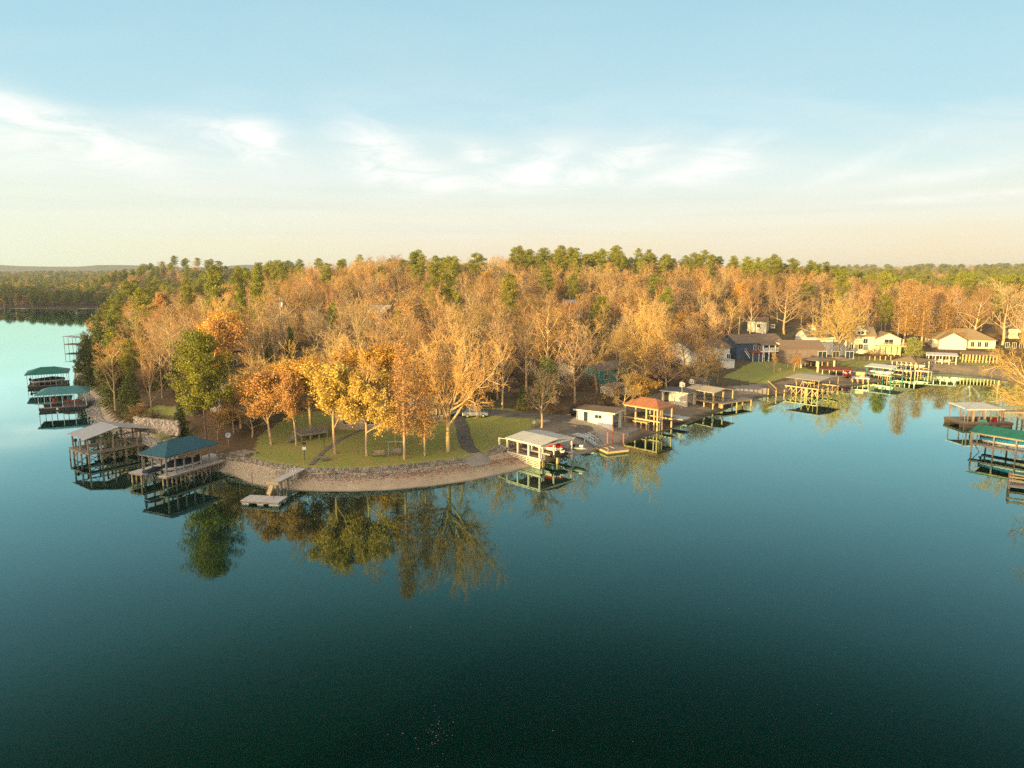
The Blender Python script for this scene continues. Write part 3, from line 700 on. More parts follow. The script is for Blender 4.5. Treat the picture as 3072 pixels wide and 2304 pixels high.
def plant(kind, x, y, h, label, group=None, var=None, wscale=1.0, rz=None, z=None, lean=0.0, cat='tree'):
    pr = PROT[kind]; var = random.randrange(len(pr)) if var is None else var
    tm, cm, ph, pw = pr[var]
    z = H(x, y) if z is None else z
    rz = random.random() * 6.28 if rz is None else rz
    e = empty(OBJNAME[kind], (x, y, z), 0, label, cat, group)
    e.rotation_euler = (lean, 0, rz) if lean else (0, 0, rz)
    s = h / ph; e.scale = (s * wscale, s * wscale, s)
    link('trunk', tm, e); link('crown', cm, e)
    return e
def hero(kind, u, vb, vt, label, width=None, k=K2, **kw):       # base pixel on the ground, top pixel row, crown width in pixels
    p = Gp(u, vb, k); top = at_depth(u, vt, p.y, k); h = max(top.z - p.z, 1)
    if width:
        wpx = abs(at_depth(u + width, vb, p.y, k).x - p.x)      # metres of the whole crown
        pr = PROT[kind]; var = kw.get('var', 0) or 0; kw['var'] = var
        kw['wscale'] = (wpx / 2) / (pr[var][3] * h / pr[var][2])
    HERO_XY.append((p.x, p.y)); return plant(kind, p.x, p.y, h, label, **kw)
def hero_d(kind, u, vt, D, label, width=None, k=K2, **kw):      # hidden base: top pixel and distance
    t = at_depth(u, vt, D, k); z = H(t.x, t.y); h = t.z - z
    if width:
        wpx = abs(at_depth(u + width, vt, D, k).x - t.x); pr = PROT[kind]; var = kw.get('var', 0) or 0; kw['var'] = var
        kw['wscale'] = (wpx / 2) / (pr[var][3] * h / pr[var][2])
    HERO_XY.append((t.x, t.y)); return plant(kind, t.x, t.y, h, label, **kw)
# ------------------------------------------------------------------ builders for docks, boats, houses, cars
class Frame:
    def __init__(s, A, B, name, label, cat, group=None, z=0.0):
        s.A = Vector((A[0], A[1], 0)); d = Vector((B[0] - A[0], B[1] - A[1], 0)); s.L = d.length
        s.rz = math.atan2(d.y, d.x); s.z = z
        s.e = empty(name, (A[0], A[1], z), s.rz, label, cat, group)
    def loc(s, p):                              # world -> local
        d = Vector((p[0] - s.A.x, p[1] - s.A.y, 0)); c, n = math.cos(-s.rz), math.sin(-s.rz)
        return Vector((d.x * c - d.y * n, d.x * n + d.y * c, (p[2] if len(p) > 2 else 0) - s.z))
    def w(s, x, y, z=0.0):
        c, n = math.cos(s.rz), math.sin(s.rz)
        return Vector((s.A.x + x * c - y * n, s.A.y + x * n + y * c, z + s.z))
def roof_mb(x0, x1, y0, y1, ze, zr, kind, t=.12, inset=None):
    mb = MB(); ym = (y0 + y1) / 2
    if kind == 'gable':
        mb.slab([(x0, y0, ze), (x1, y0, ze), (x1, ym, zr), (x0, ym, zr)], t)
        mb.slab([(x0, ym, zr), (x1, ym, zr), (x1, y1, ze), (x0, y1, ze)], t)
    elif kind == 'hip':
        i = inset if inset is not None else min((y1 - y0) / 2, (x1 - x0) / 2 - .05)
        a, b = (x0 + i, ym, zr), (x1 - i, ym, zr)
        mb.slab([(x0, y0, ze), (x1, y0, ze), b, a], t); mb.slab([a, b, (x1, y1, ze), (x0, y1, ze)], t)
        mb.slab([(x1, y0, ze), (x1, y1, ze), b], t); mb.slab([(x0, y1, ze), (x0, y0, ze), a], t)
    elif kind == 'flat':                        # ze at front edge, zr at back edge
        mb.slab([(x0, y0, ze), (x1, y0, ze), (x1, y1, zr), (x0, y1, zr)], t)
    return mb
def posts(fr, pts, z0, z1, w, mt, name='post', rnd=False):
    for x, y in pts:
        a = z0(x, y) if callable(z0) else z0
        mb = MB()
        if rnd: mb.tube((x, y, a), (x, y, z1), w / 2, w / 2, 8)
        else: mb.box(x - w / 2, x + w / 2, y - w / 2, y + w / 2, a, z1)
        mb.build(name, mt, fr.e)
def grid(xs, ys): return [(x, y) for x in xs for y in ys]
def lsp(a, b, n): return [a + (b - a) * i / (n - 1) for i in range(n)]
def ground_at(fr, drop=.3):
    def f(x, y):
        p = fr.w(x, y); return max(H(p.x, p.y), -2.5) - drop - fr.z
    return f
def loft(rings, closed=True, caps=True):
    mb = MB(); n = len(rings[0]); vs = [p for r in rings for p in r]; fs = []
    for k in range(len(rings) - 1):
        for i in range(n if closed else n - 1):
            j = (i + 1) % n; fs.append((k * n + i, k * n + j, (k + 1) * n + j, (k + 1) * n + i))
    if caps: fs += [tuple(range(n - 1, -1, -1)), tuple((len(rings) - 1) * n + i for i in range(n))]
    return mb.raw(vs, fs)
def boat(p, rz, L, label, hull='gel_white', cover=None, motor=True, W=None, group=None, deep=.9):
    W = W or L * .36
    e = empty('boat', p, rz, label, 'boat', group)
    rings = []; st = [-.5, -.35, -.15, .05, .22, .36, .45, .5]; ww = [.86, .96, 1, 1, .86, .56, .27, .03]; kz = [0, 0, 0, 0, .05, .2, .4, .62]
    for s, w, k in zip(st, ww, kz):
        h = W / 2 * w; top = deep * (1 + .12 * max(0, s + .1) * 2)
        rings.append([(s * L, -h, top), (s * L, -h * .92, deep * .45 + k * deep * .3), (s * L, -h * .5, deep * (.12 + k)), (s * L, 0, deep * k), (s * L, h * .5, deep * (.12 + k)), (s * L, h * .92, deep * .45 + k * deep * .3), (s * L, h, top)])
    loft(rings).build('hull', M[hull], e, True)
    if cover:
        rc = []; st = [-.51, -.46, -.3, -.05, .1, .25, .38, .47, .505]; ww = [.8, .97, 1.04, 1.05, 1.02, .86, .56, .24, .04]; hh = [.02, .35, .55, .75, .95, .7, .4, .2, .03]
        for s, w, h2 in zip(st, ww, hh):
            h = W / 2 * w; top = deep * (1 + .12 * max(0, s + .1) * 2); q = .75 * h2 * deep
            rc.append([(s * L, -h, top - .18), (s * L, -h * 1.0, top + .03), (s * L, -h * .75, top + q * .55), (s * L, -h * .35, top + q * .93), (s * L, 0, top + q), (s * L, h * .35, top + q * .93), (s * L, h * .75, top + q * .55), (s * L, h, top + .03), (s * L, h, top - .18)])
        loft(rc).build('cover', M[cover], e, True)
    else:
        MB().box(-.3 * L, -.16 * L, -W * .36, W * .36, deep * .5, deep * 1.05).box(-.02 * L, .06 * L, -W * .36, -W * .1, deep * .5, deep * 1.15).box(-.02 * L, .06 * L, W * .1, W * .36, deep * .5, deep * 1.15).build('seat', M['gel_white'], e, bevel=.04)
        MB().slab([(.08 * L, -W * .42, deep * 1.05), (.14 * L, -W * .4, deep * 1.05), (.10 * L, 0, deep * 1.6), (.06 * L, 0, deep * 1.6)], .04).slab([(.08 * L, W * .42, deep * 1.05), (.06 * L, 0, deep * 1.6), (.10 * L, 0, deep * 1.6), (.14 * L, W * .4, deep * 1.05)], .04).build('windscreen', M['glass'], e)
    if motor:
        o = MB().box(-.5 * L - .62, -.5 * L - .05, -.2, .2, deep * .85, deep * .85 + .62).build('outboard_motor', M['black'], e, bevel=.09)
        MB().box(-.5 * L - .45, -.5 * L - .2, -.07, .07, -.35, deep * .85 - .01).box(-.5 * L - .6, -.5 * L - .12, -.16, .16, -.12, -.08).tube((-.5 * L - .62, 0, -.28), (-.5 * L - .2, 0, -.28), .07, .09).build('motor_leg', M['black'], o)
    return e
def jetski(p, rz, label, hull='gel_white', group=None):
    e = empty('jet_ski', p, rz, label, 'jet ski', group); rings = []
    for s, w, k, t in ((-1.4, .8, .05, .45), (-.8, 1, 0, .5), (0, 1, 0, .55), (.7, .85, .05, .62), (1.2, .5, .2, .6), (1.5, .06, .4, .5)):
        h = .56 * w; rings.append([(s, -h, t), (s, -h, t * .6), (s, -h * .5, k), (s, h * .5, k), (s, h, t * .6), (s, h, t)])
    loft(rings).build('hull', M[hull], e, True)
    MB().box(-1.2, .1, -.22, .22, .5, .86).build('seat', M['black'], e, bevel=.08)
    MB().box(.1, .75, -.25, .25, .6, .95).build('cowl', M['gel_white'], e, bevel=.1)
    MB().tube((.35, -.42, 1.1), (.35, .42, 1.1), .03).tube((.5, 0, .8), (.35, 0, 1.1), .05).build('handlebar', M['black'], e)
    return e
def car(p, rz, label, paint='car_silver', L=4.6, kind='sedan', group=None):
    e = empty('parked_car', p, rz, label, 'car', group); h = 1.45 if kind == 'sedan' else 1.8; W = .9
    def ring(prof, w0, w1, z0, z1):
        n = len(prof); R = []
        for y, s in ((-w0, 1), (w0, 1)):
            R.append([(x, y * (1 - (z - z0) / (z1 - z0 + 1e-6) * (1 - w1 / w0)), z) for x, z in prof])
        return loft(R)
    body = [(-L / 2, .35), (L / 2, .35), (L / 2 + .02, .7), (L / 2 - .25, .85), (L * .2, .98), (-L * .36, 1.0), (-L / 2, .95)]
    ring(body, W, W * .93, .35, 1.0).build('body', M[paint], e, bevel=.05)
    cab = [(L * .2, .99), (L * .05, h), (-L * .25, h), (-L * (.4 if kind == 'sedan' else .47), 1.0)]
    c = ring(cab, W * .9, W * .72, .98, h).build('cabin_glass', M['glass'], e, bevel=.03)
    MB().box(-L * .26, L * .06, -W * .7, W * .7, h - .02, h + .03).build('car_roof', M[paint], e, bevel=.02)
    for sx in (-.31, .31):
        for sy in (-1, 1):
            w = MB().tube((sx * L, sy * (W - .12), .32), (sx * L, sy * (W + .04), .32), .32, .32, 14).build('wheel', M['rubber'], e)
            MB().tube((sx * L, sy * (W + .042), .32), (sx * L, sy * (W + .055), .32), .18, .17, 10).build('rim', M['aluminium'], w)
    for sy in (-.62, .62): MB().box(L / 2 - .05, L / 2 + .045, sy - .16, sy + .16, .6, .72).build('headlight', M['gel_white'], e)
    return e
def window(par, face, L, D, x, z, w, h, pane='glass', frame='paint_white', name='window'):
    t = .05
    def bx(mb, a, b, c, d, o0, o1):             # rectangle a..b along the wall, c..d up, standing o0..o1 proud
        if face == 'f': mb.box(a, b, -o1, -o0, c, d)
        elif face == 'r': mb.box(L + o0, L + o1, a, b, c, d)
        elif face == 'l': mb.box(-o1, -o0, a, b, c, d)
        return mb
    mb = MB(); f = .09
    bx(mb, x - w / 2 - f, x - w / 2, z - f, z + h + f, .004, .09); bx(mb, x + w / 2, x + w / 2 + f, z - f, z + h + f, .004, .09)
    bx(mb, x - w / 2, x + w / 2, z - f, z, .004, .09); bx(mb, x - w / 2, x + w / 2, z + h, z + h + f, .004, .09)
    if w > .7 and name == 'window': bx(mb, x - .03, x + .03, z, z + h, .03, .08)
    o = mb.build(name, M[frame], par)
    bx(MB(), x - w / 2, x + w / 2, z, z + h, .006, .026).build('pane', M[pane], o)
def house(A, B, D, wh, label, roof='gable', rise=1.8, wall='siding_white', rf='shingle_brown', over=.45, z=None, wins=(), name='house', inset=None, cat='house', chimney=None, ridge='x', group=None, t=.16):
    fr = Frame(A, B, name, label, cat, group, z=0.0); L = fr.L
    zs = [H(*fr.w(x, y)[:2]) for x in (0, L) for y in (0, D)]
    z = max(zs[0], zs[2]) if z is None else z; fr.z = z; fr.e.location.z = z; zb = min(zs) - z - .4
    mb = MB().box(0, L, 0, D, zb, wh)
    if roof == 'gable' and ridge == 'x':
        s = rise / (D / 2 + over)
        for x0, x1 in ((0, .12), (L - .12, L)): mb.raw([(x0, 0, wh), (x0, D, wh), (x0, D / 2, wh + rise - s * over - .05), (x1, 0, wh), (x1, D, wh), (x1, D / 2, wh + rise - s * over - .05)], [(0, 1, 2), (5, 4, 3), (0, 3, 4, 1), (1, 4, 5, 2), (2, 5, 3, 0)])
    if roof == 'gable' and ridge == 'y':
        s = rise / (L / 2 + over)
        for y0, y1 in ((0, .12), (D - .12, D)): mb.raw([(0, y0, wh), (L, y0, wh), (L / 2, y0, wh + rise - s * over - .05), (0, y1, wh), (L, y1, wh), (L / 2, y1, wh + rise - s * over - .05)], [(0, 2, 1), (3, 4, 5), (0, 1, 4, 3), (1, 2, 5, 4), (2, 0, 3, 5)])
    mb.build('wall', M[wall], fr.e)
    zo = wh + .02 - 0
    if roof == 'gable' and ridge == 'x': drop = rise * over / (D / 2 + over); r = roof_mb(-over, L + over, -over, D + over, wh - drop + t + .03, wh + rise - drop + t + .03, 'gable', t)
    elif roof == 'gable': 
        drop = rise * over / (L / 2 + over); ze, zr = wh - drop + t + .03, wh + rise - drop + t + .03; r = MB(); xm = L / 2
        r.slab([(-over, D + over, ze), (-over, -over, ze), (xm, -over, zr), (xm, D + over, zr)], t); r.slab([(xm, D + over, zr), (xm, -over, zr), (L + over, -over, ze), (L + over, D + over, ze)], t)
    elif roof == 'hip': r = roof_mb(-over, L + over, -over, D + over, wh + .02 + t, wh + rise + t, 'hip', t, inset)
    else: r = roof_mb(-over, L + over, -over, D + over, wh + .02 + t, wh + rise + t, 'flat', t)
    ro = r.build('roof', M[rf], fr.e)
    # fascia boards along the eaves
    if chimney: 
        cx, cy, ch = chimney; MB().box(cx - .5, cx + .5, cy - .4, cy + .4, wh, wh + rise + ch).box(cx - .6, cx + .6, cy - .5, cy + .5, wh + rise + ch, wh + rise + ch + .15).build('chimney', M['paint_white'], ro)
    for w in wins: window(fr.e, w[0], L, D, *w[1:5], **(w[5] if len(w) > 5 else {}))
    return fr
def railing(fr, a, b, z, h=1.0, mt='paint_white', step=.25, name='railing'):
    a = Vector(a); b = Vector(b); mb = MB(); n = max(2, int((b - a).length / step))
    mb.bar((a.x, a.y, z + h), (b.x, b.y, z + h), .07); mb.bar((a.x, a.y, z + .12), (b.x, b.y, z + .12), .05)
    for i in range(n + 1):
        p = a.lerp(b, i / n); mb.bar((p.x, p.y, z), (p.x, p.y, z + h - .035), .09 if i % 6 == 0 else .035)
    return mb.build(name, M[mt], fr.e)
def deck(fr, x0, x1, y0, y1, z, t=.22, mt='wood_grey', name='deck', fascia='wood_post'):
    o = MB().box(x0, x1, y0, y1, z - .06, z).build(name, M[mt], fr.e)
    MB().box(x0 + .02, x1 - .02, y0 + .02, y0 + .1, z - t - .06, z - .062).box(x0 + .02, x1 - .02, y1 - .1, y1 - .02, z - t - .06, z - .062).box(x0 + .02, x0 + .1, y0 + .102, y1 - .102, z - t - .06, z - .062).box(x1 - .1, x1 - .02, y0 + .102, y1 - .102, z - t - .06, z - .062).build('fascia', M[fascia], o)
    return o
# ------------------------------------------------------------------ the docks, left side
def zz(fr, u, v, z, k=3.0): return fr.loc(P(u, v, z, k))
def dock_left_tiers():                          # grey gable roof, two decks
    A, B, C = P(262, 1407, 0), P(437, 1283.4, 3.85), P(213.6, 1302, 3.85)
    A = Vector((*P(259.7, 1316.8, 3.85)[:2], 0))
    fr = Frame(C, A, 'boat_dock', 'two tier wooden boat dock with pale grey gable roof below the left stone walls', 'dock')
    W = fr.loc(B).y; L = fr.L; W = min(max(W, 8), 13); L = max(L, 4.0)
    roof_mb_y = MB(); ym = W / 2; ze, zr = 3.9, 5.0
    # ridge runs along local x (towards the lake), gable slopes fall towards both ends of the dock
    r = roof_mb(-.5, L + .5, -.4, W + .4, ze, zr, 'gable', .1); r.build('roof', M['metal_grey'], fr.e)
    tr = MB()
    for x in (.05, L - .05):
        tr.bar((x, 0, 3.7), (x, W, 3.7), .14); tr.bar((x, 0, 3.7), (x, ym, zr - .25), .1); tr.bar((x, W, 3.7), (x, ym, zr - .25), .1)
        for k in range(1, 10): y = W * k / 10; tr.bar((x, y, 3.7), (x, y + (W / 20 if k % 2 else -W / 20), 3.7 + (zr - 4.1) * (1 - abs(y - ym) / ym)), .06)
    tr.build('truss', M['wood_dark'], fr.e)
    ys = lsp(0.1, W - .1, 6)
    posts(fr, grid((0, L), ys), -2, 3.69, .22, M['wood_post'])
    posts(fr, grid((L * .5,), (0.1, ys[2], ys[3], W - .1)), -2, 3.69, .2, M['wood_post'])
    deck(fr, -.5, .9, -.4, W + .2, 1.72, mt='wood_grey'); deck(fr, L - .9, L + .4, -.1, W + 1.5, 1.68); deck(fr, .9, L - .9, -.4, .9, 1.7); deck(fr, .9, L - .9, W - 1.5, W + 1.5, 1.66)
    mb = MB()
    for x in (-.2, L): 
        for a, b in ((0, 1), (1, 2)):
            y0, y1 = (0, ys[1]) if a == 0 else (ys[1], ys[2]); mb.bar((x, y0, .2), (x, y1, 1.4), .1); mb.bar((x, y0, 1.4), (x, y1, .2), .1)
    mb.each('brace', M['wood_post'], fr.e)
    posts(fr, [(-.4, -.3), (L * .4, -.3), (-.4, ys[2]), (-.4, ys[4])], -2, 1.45, .16, M['wood_post'])
    railing(fr, (.7, .6), (.7, W - .8), 1.72, .9, 'wood_grey', .8)
    MB().box(.8, L - 1.2, W * .28, W * .62, .85, 1.0).build('boat_lift', M['wood_dark'], fr.e)
    b = MB().tube((-.3, .6, 1.72), (-.3, .6, 3.0), .12, .09).box(-.5, -.1, .4, .8, 2.5, 2.9).build('hanging_gear', M['wood_dark'], fr.e)
dock_left_tiers()
def dock_blue():
    A = P(500.6, 1428, 1.48); B = P(650.8, 1383.5, 1.48); C = P(398.7, 1413, 1.48)
    fr = Frame(A, B, 'boat_dock', 'boat dock with dark blue hip roof and weathered grey deck on round posts', 'dock')
    L = fr.L + 1.0; c = fr.loc(C); W = min(max(c.y, 5.5), 11)
    c2 = fr.loc(P(424.7, 1359.4, 4.1)); W2 = min(c2.y, W - 1.5)
    roof_mb(-.3, L - .6, -.35, W2 + .3, 4.15, 5.55, 'hip', .1).build('roof', M['roof_blue'], fr.e)
    MB().box(-.25, L - .65, -.28, -.2, 3.85, 4.05).box(-.25, L - .65, W2 + .1, W2 + .18, 3.85, 4.05).box(-.25, -.17, -.2, W2 + .1, 3.85, 4.05).build('roof_beam', M['wood_grey'], fr.e)
    deck(fr, -.5, L, -.5, 1.15, 1.48, mt='plank_pale'); deck(fr, -.9, L * .62, W2 - 1.0, W, 1.5, mt='plank_pale'); deck(fr, L - 2.4, L + 2.0, 1.15, W2 - .3, 1.47, mt='plank_pale')
    xs = lsp(0, L - .9, 7)
    posts(fr, grid(xs, (0,)), -2.2, 3.84, .17, M['wood_grey']); posts(fr, grid(xs[:6], (W2 - .2,)), -2.2, 3.84, .17, M['wood_grey'])
    posts(fr, [(x, .8) for x in xs] + [(x, W - .3) for x in xs[:4]], -2.2, 1.24, .2, M['wood_new'], 'pile', True)
    posts(fr, [(-.7, W2 - .6), (-.7, W - .4)], -2.2, 1.24, .2, M['wood_new'], 'pile', True)
    MB().bar((xs[2], -.1, 1.1), (xs[2] + .9, -.3, -.3), .09).bar((xs[4], -.1, 1.1), (xs[4] + .9, -.3, -.3), .09).each('brace', M['wood_new'], fr.e)
    railing(fr, (L - .1, .4), (L + 1.9, 3.2), 1.48, .9, 'wood_grey', .7)
    MB().bar((-.2, W2 - .3, 1.5), (-.2, W2 - .3, 3.4), .06).bar((-.2, W2 - .75, 1.5), (-.2, W2 - .75, 3.4), .06).bar((-.2, W2 - .3, 1.9), (-.2, W2 - .75, 1.9), .05).bar((-.2, W2 - .3, 2.3), (-.2, W2 - .75, 2.3), .05).bar((-.2, W2 - .3, 2.7), (-.2, W2 - .75, 2.7), .05).bar((-.2, W2 - .3, 3.1), (-.2, W2 - .75, 3.1), .05).build('ladder', M['wood_grey'], fr.e)
    ym = (W2 - 1.0 + .95) / 2
    boat(fr.w(L * .42, ym, 1.15), fr.rz + math.pi, min(6.4, L * .62), 'boat under a near black cover raised in the slip of the blue roofed dock', 'gel_white', 'canvas_navy', W=min(2.3, W2 - 2.4))
    boat(fr.w(-.1, ym + .1, 1.6), fr.rz, 2.6, 'small pale blue inflatable boat at the lake end of the blue roofed dock', 'aluminium', 'canvas_navy', False, W=1.2, deep=.5)
dock_blue()
def floating_left():
    a, b = P(917.7, 1394.6, 2.0), P(817.6, 1450, 1.75)
    fr = Frame(b, a, 'walkway', 'narrow grey plank walkway with white grab rails over the stony beach', 'walkway')
    L = fr.L
    deck(fr, 0, L, -.65, .65, 1.85, .18, 'plank_pale')
    posts(fr, [(.3, -.5), (.3, .5), (L * .33, -.5), (L * .33, .5), (L * .6, .5)], ground_at(fr), 1.6, .22, M['wood_grey'])
    MB().box(-.12, .02, -.9, .9, 1.6, 1.98).build('end_beam', M['wood_new'], fr.e)
    gr = []
    for s in (-.3, .3):
        pts = [(L * .52, -.62 - .0, 1.0)] + [(L * .52 - 0 + s * .9, -.62 + .18 - .36 * math.cos(t) * 1.0 + .18, 1.86 + .75 * math.sin(t)) for t in lsp(0, math.pi, 8)]
        pts = [(L * .5 + s, -.7, .9)] + [(L * .5 + s, -.7 + .25 * (1 - math.cos(t)), 2.0 + .7 * math.sin(t)) for t in lsp(0, math.pi, 8)] + [(L * .5 + s, -.2, 1.86)]
        mb = MB().path(pts, .035); mb.build('grab_rail', M['gel_white'], fr.e, True)
    a2, b2 = P(815, 1455, 1.75), P(805, 1487, .45)
    fr2 = Frame(b2, a2, 'ramp', 'short worn wooden ramp sloping down to the left floating platform', 'ramp'); L2 = fr2.L
    MB().slab([(0, -.6, .62), (L2, -.6, 1.72), (L2, .6, 1.72), (0, .6, .62)], .1).build('ramp_deck', M['wood_new'], fr2.e)
    MB().bar((0, -.62, .6), (L2, -.62, 1.7), .1).bar((0, .62, .6), (L2, .62, 1.7), .1).each('side_rail', M['wood_grey'], fr2.e)
    A, B, C, D = P(721, 1502, .5), P(836, 1507.7, .5), P(862.8, 1491, .5), P(747, 1483.6, .5)
    fr3 = Frame(A, B, 'floating_platform', 'square grey plank floating platform at the foot of the short wooden ramp', 'platform'); L3 = fr3.L; W3 = (fr3.loc(C).y + fr3.loc(D).y) / 2
    deck(fr3, 0, L3, 0, W3, .52, .22, 'plank_pale')
    for x0, x1 in ((.1, 1.0), (L3 * .42, L3 * .58), (L3 - 1.4, L3 - .1)):
        for y in (.15, W3 - .75): MB().box(x0, x1, y, y + .6, -.15, .23).build('float', M['foam'], fr3.e)
    for (u, v0, v1) in ((721.5, 1496, 1445), (759, 1480, 1417), (822.5, 1508, 1459), (856, 1475, 1437)):
        p = P(u, v0, 0); t = at_depth(u, v1, p.y)
        o = MB().tube((0, 0, -2), (0, 0, t.z), .035, .035, 6).build('mooring_pole', M['wood_dark']); o.location = (p.x, p.y, 0)
        tag(o, {721.5: 'thin dark mooring pole at the left corner of the grey floating platform', 759: 'tall thin mooring pole standing in the water behind the grey floating platform', 822.5: 'thin mooring pole at the near right edge of the grey floating platform', 856: 'thin mooring pole at the shore side beside the wooden ramp'}[u], 'pole', 'poles round the left floating platform')
floating_left()
def far_left_docks():
    # slim framed floating docks on the left flank
    A, B = P(82.5, 1168, 0), P(205, 1160, 0)
    fr = Frame(A, B, 'boat_dock', 'floating dock with dark green roof on thin posts, farther one beside the cedars', 'dock'); L = fr.L; W = 9.0
    roof_mb(-.4, L + .4, -.4, W + .4, 3.6, 4.9, 'hip', .12, 3.2).build('roof', M['metal_green'], fr.e)
    deck(fr, 0, L, 0, 1.6, .6, .3, 'wood_dark', fascia='float_black'); deck(fr, 0, L, W - 1.6, W, .6, .3, 'wood_dark', fascia='float_black'); deck(fr, 0, 2, 1.6, W - 1.6, .6, .3, 'wood_dark', fascia='float_black'); deck(fr, L - 3, L, 1.6, W - 1.6, .6, .3, 'wood_dark', fascia='float_black')
    posts(fr, grid(lsp(.1, L - .1, 8), (.1, W - .1)), .6, 3.6, .09, M['steel'])
    for y in (.1, W - 1.5): MB().box(.1, L - .1, y, y + 1.4, -.3, .23).build('float', M['float_black'], fr.e)
    boat(fr.w(L * .5, W * .5, .8), fr.rz, 7.2, 'dark covered boat in the farther green roofed dock', 'gel_white', 'canvas_navy', W=2.6)
    A, B = P(116, 1236, 0), P(262, 1226, 0)
    fr = Frame(A, B, 'boat_dock', 'floating dock with pale teal roof and pale posts, nearer one beside the cedars', 'dock'); L = fr.L; W = 7.5
    roof_mb(-.4, L + .4, -.4, W + .4, 3.55, 4.6, 'hip', .12, 2.2).build('roof', M['metal_teal'], fr.e)
    deck(fr, 0, L, 0, 1.3, .65, .3, 'wood_grey', fascia='float_black'); deck(fr, 0, L, W - 1.6, W, .65, .3, 'wood_grey', fascia='float_black'); deck(fr, L - 4.5, L, 1.3, W - 1.6, .65, .3, 'wood_grey', fascia='float_black')
    for y in (.1, W - 1.5): MB().box(.1, L - .1, y, y + 1.2, -.3, .28).build('float', M['float_black'], fr.e)
    posts(fr, grid(lsp(.1, L - .1, 5), (.1, W - .1)), .65, 3.5, .13, M['aluminium'])
    MB().box(L * .36, L * .4, .03, -.05, .2, .62).build('notice_plate', M['gel_white'], fr.e)
    for k in range(2):
        e = empty('deck_chair', fr.w(L * (.22 + .05 * k), W - 1.2, .65), fr.rz + .4 * k, ('rust red deck chair on the teal roofed dock, left of the pair', 'rust red deck chair on the teal roofed dock, right of the pair')[k], 'chair', 'deck chairs on the teal roofed dock')
        MB().slab([(-.3, -.3, .38), (.3, -.3, .45), (.3, .3, .45), (-.3, .3, .38)], .05).build('seat', M['orange_plastic'], e)
        MB().slab([(-.3, .28, .38), (.3, .28, .38), (.3, .62, 1.1), (-.3, .62, 1.1)], .05).build('backrest', M['orange_plastic'], e)
        for x in (-.28, .28): MB().bar((x, -.25, 0), (x, -.25, .37), .05).bar((x, .3, 0), (x, .3, .33), .05).each('leg', M['orange_plastic'], e)
    rings = []
    for s in lsp(-1, 1, 9):
        w = .42 * math.sqrt(max(0, 1 - s * s * .97)); rings.append([(s * 1.9, w * math.cos(t), .3 + .26 * math.sin(t) * (w / .42 * .8 + .2)) for t in lsp(0, 2 * math.pi * 7 / 8, 8)])
    o = loft(rings).build('kayak', M['orange_plastic'], None, True); o.location = fr.w(L * .64, W * .5, 1.0); o.rotation_euler = (0, 0, fr.rz); tag(o, 'rusty orange kayak slung in the slip of the teal roofed dock', 'kayak')
    A, B = P(230, 1049, 0), P(256, 1046, 0)
    fr = Frame(A, B, 'boat_dock', 'small far flat roofed dock half hidden behind the cedars at the left', 'dock'); L = fr.L
    roof_mb(-.3, L + .3, -.3, 6.3, 4.6, 5.0, 'flat', .15).build('roof', M['metal_grey'], fr.e)
    deck(fr, 0, L, 0, 6, 2.0, .3, 'wood_dark'); posts(fr, grid(lsp(.1, L - .1, 3), (.1, 5.9)), -1.5, 4.6, .1, M['wood_dark'])
far_left_docks()
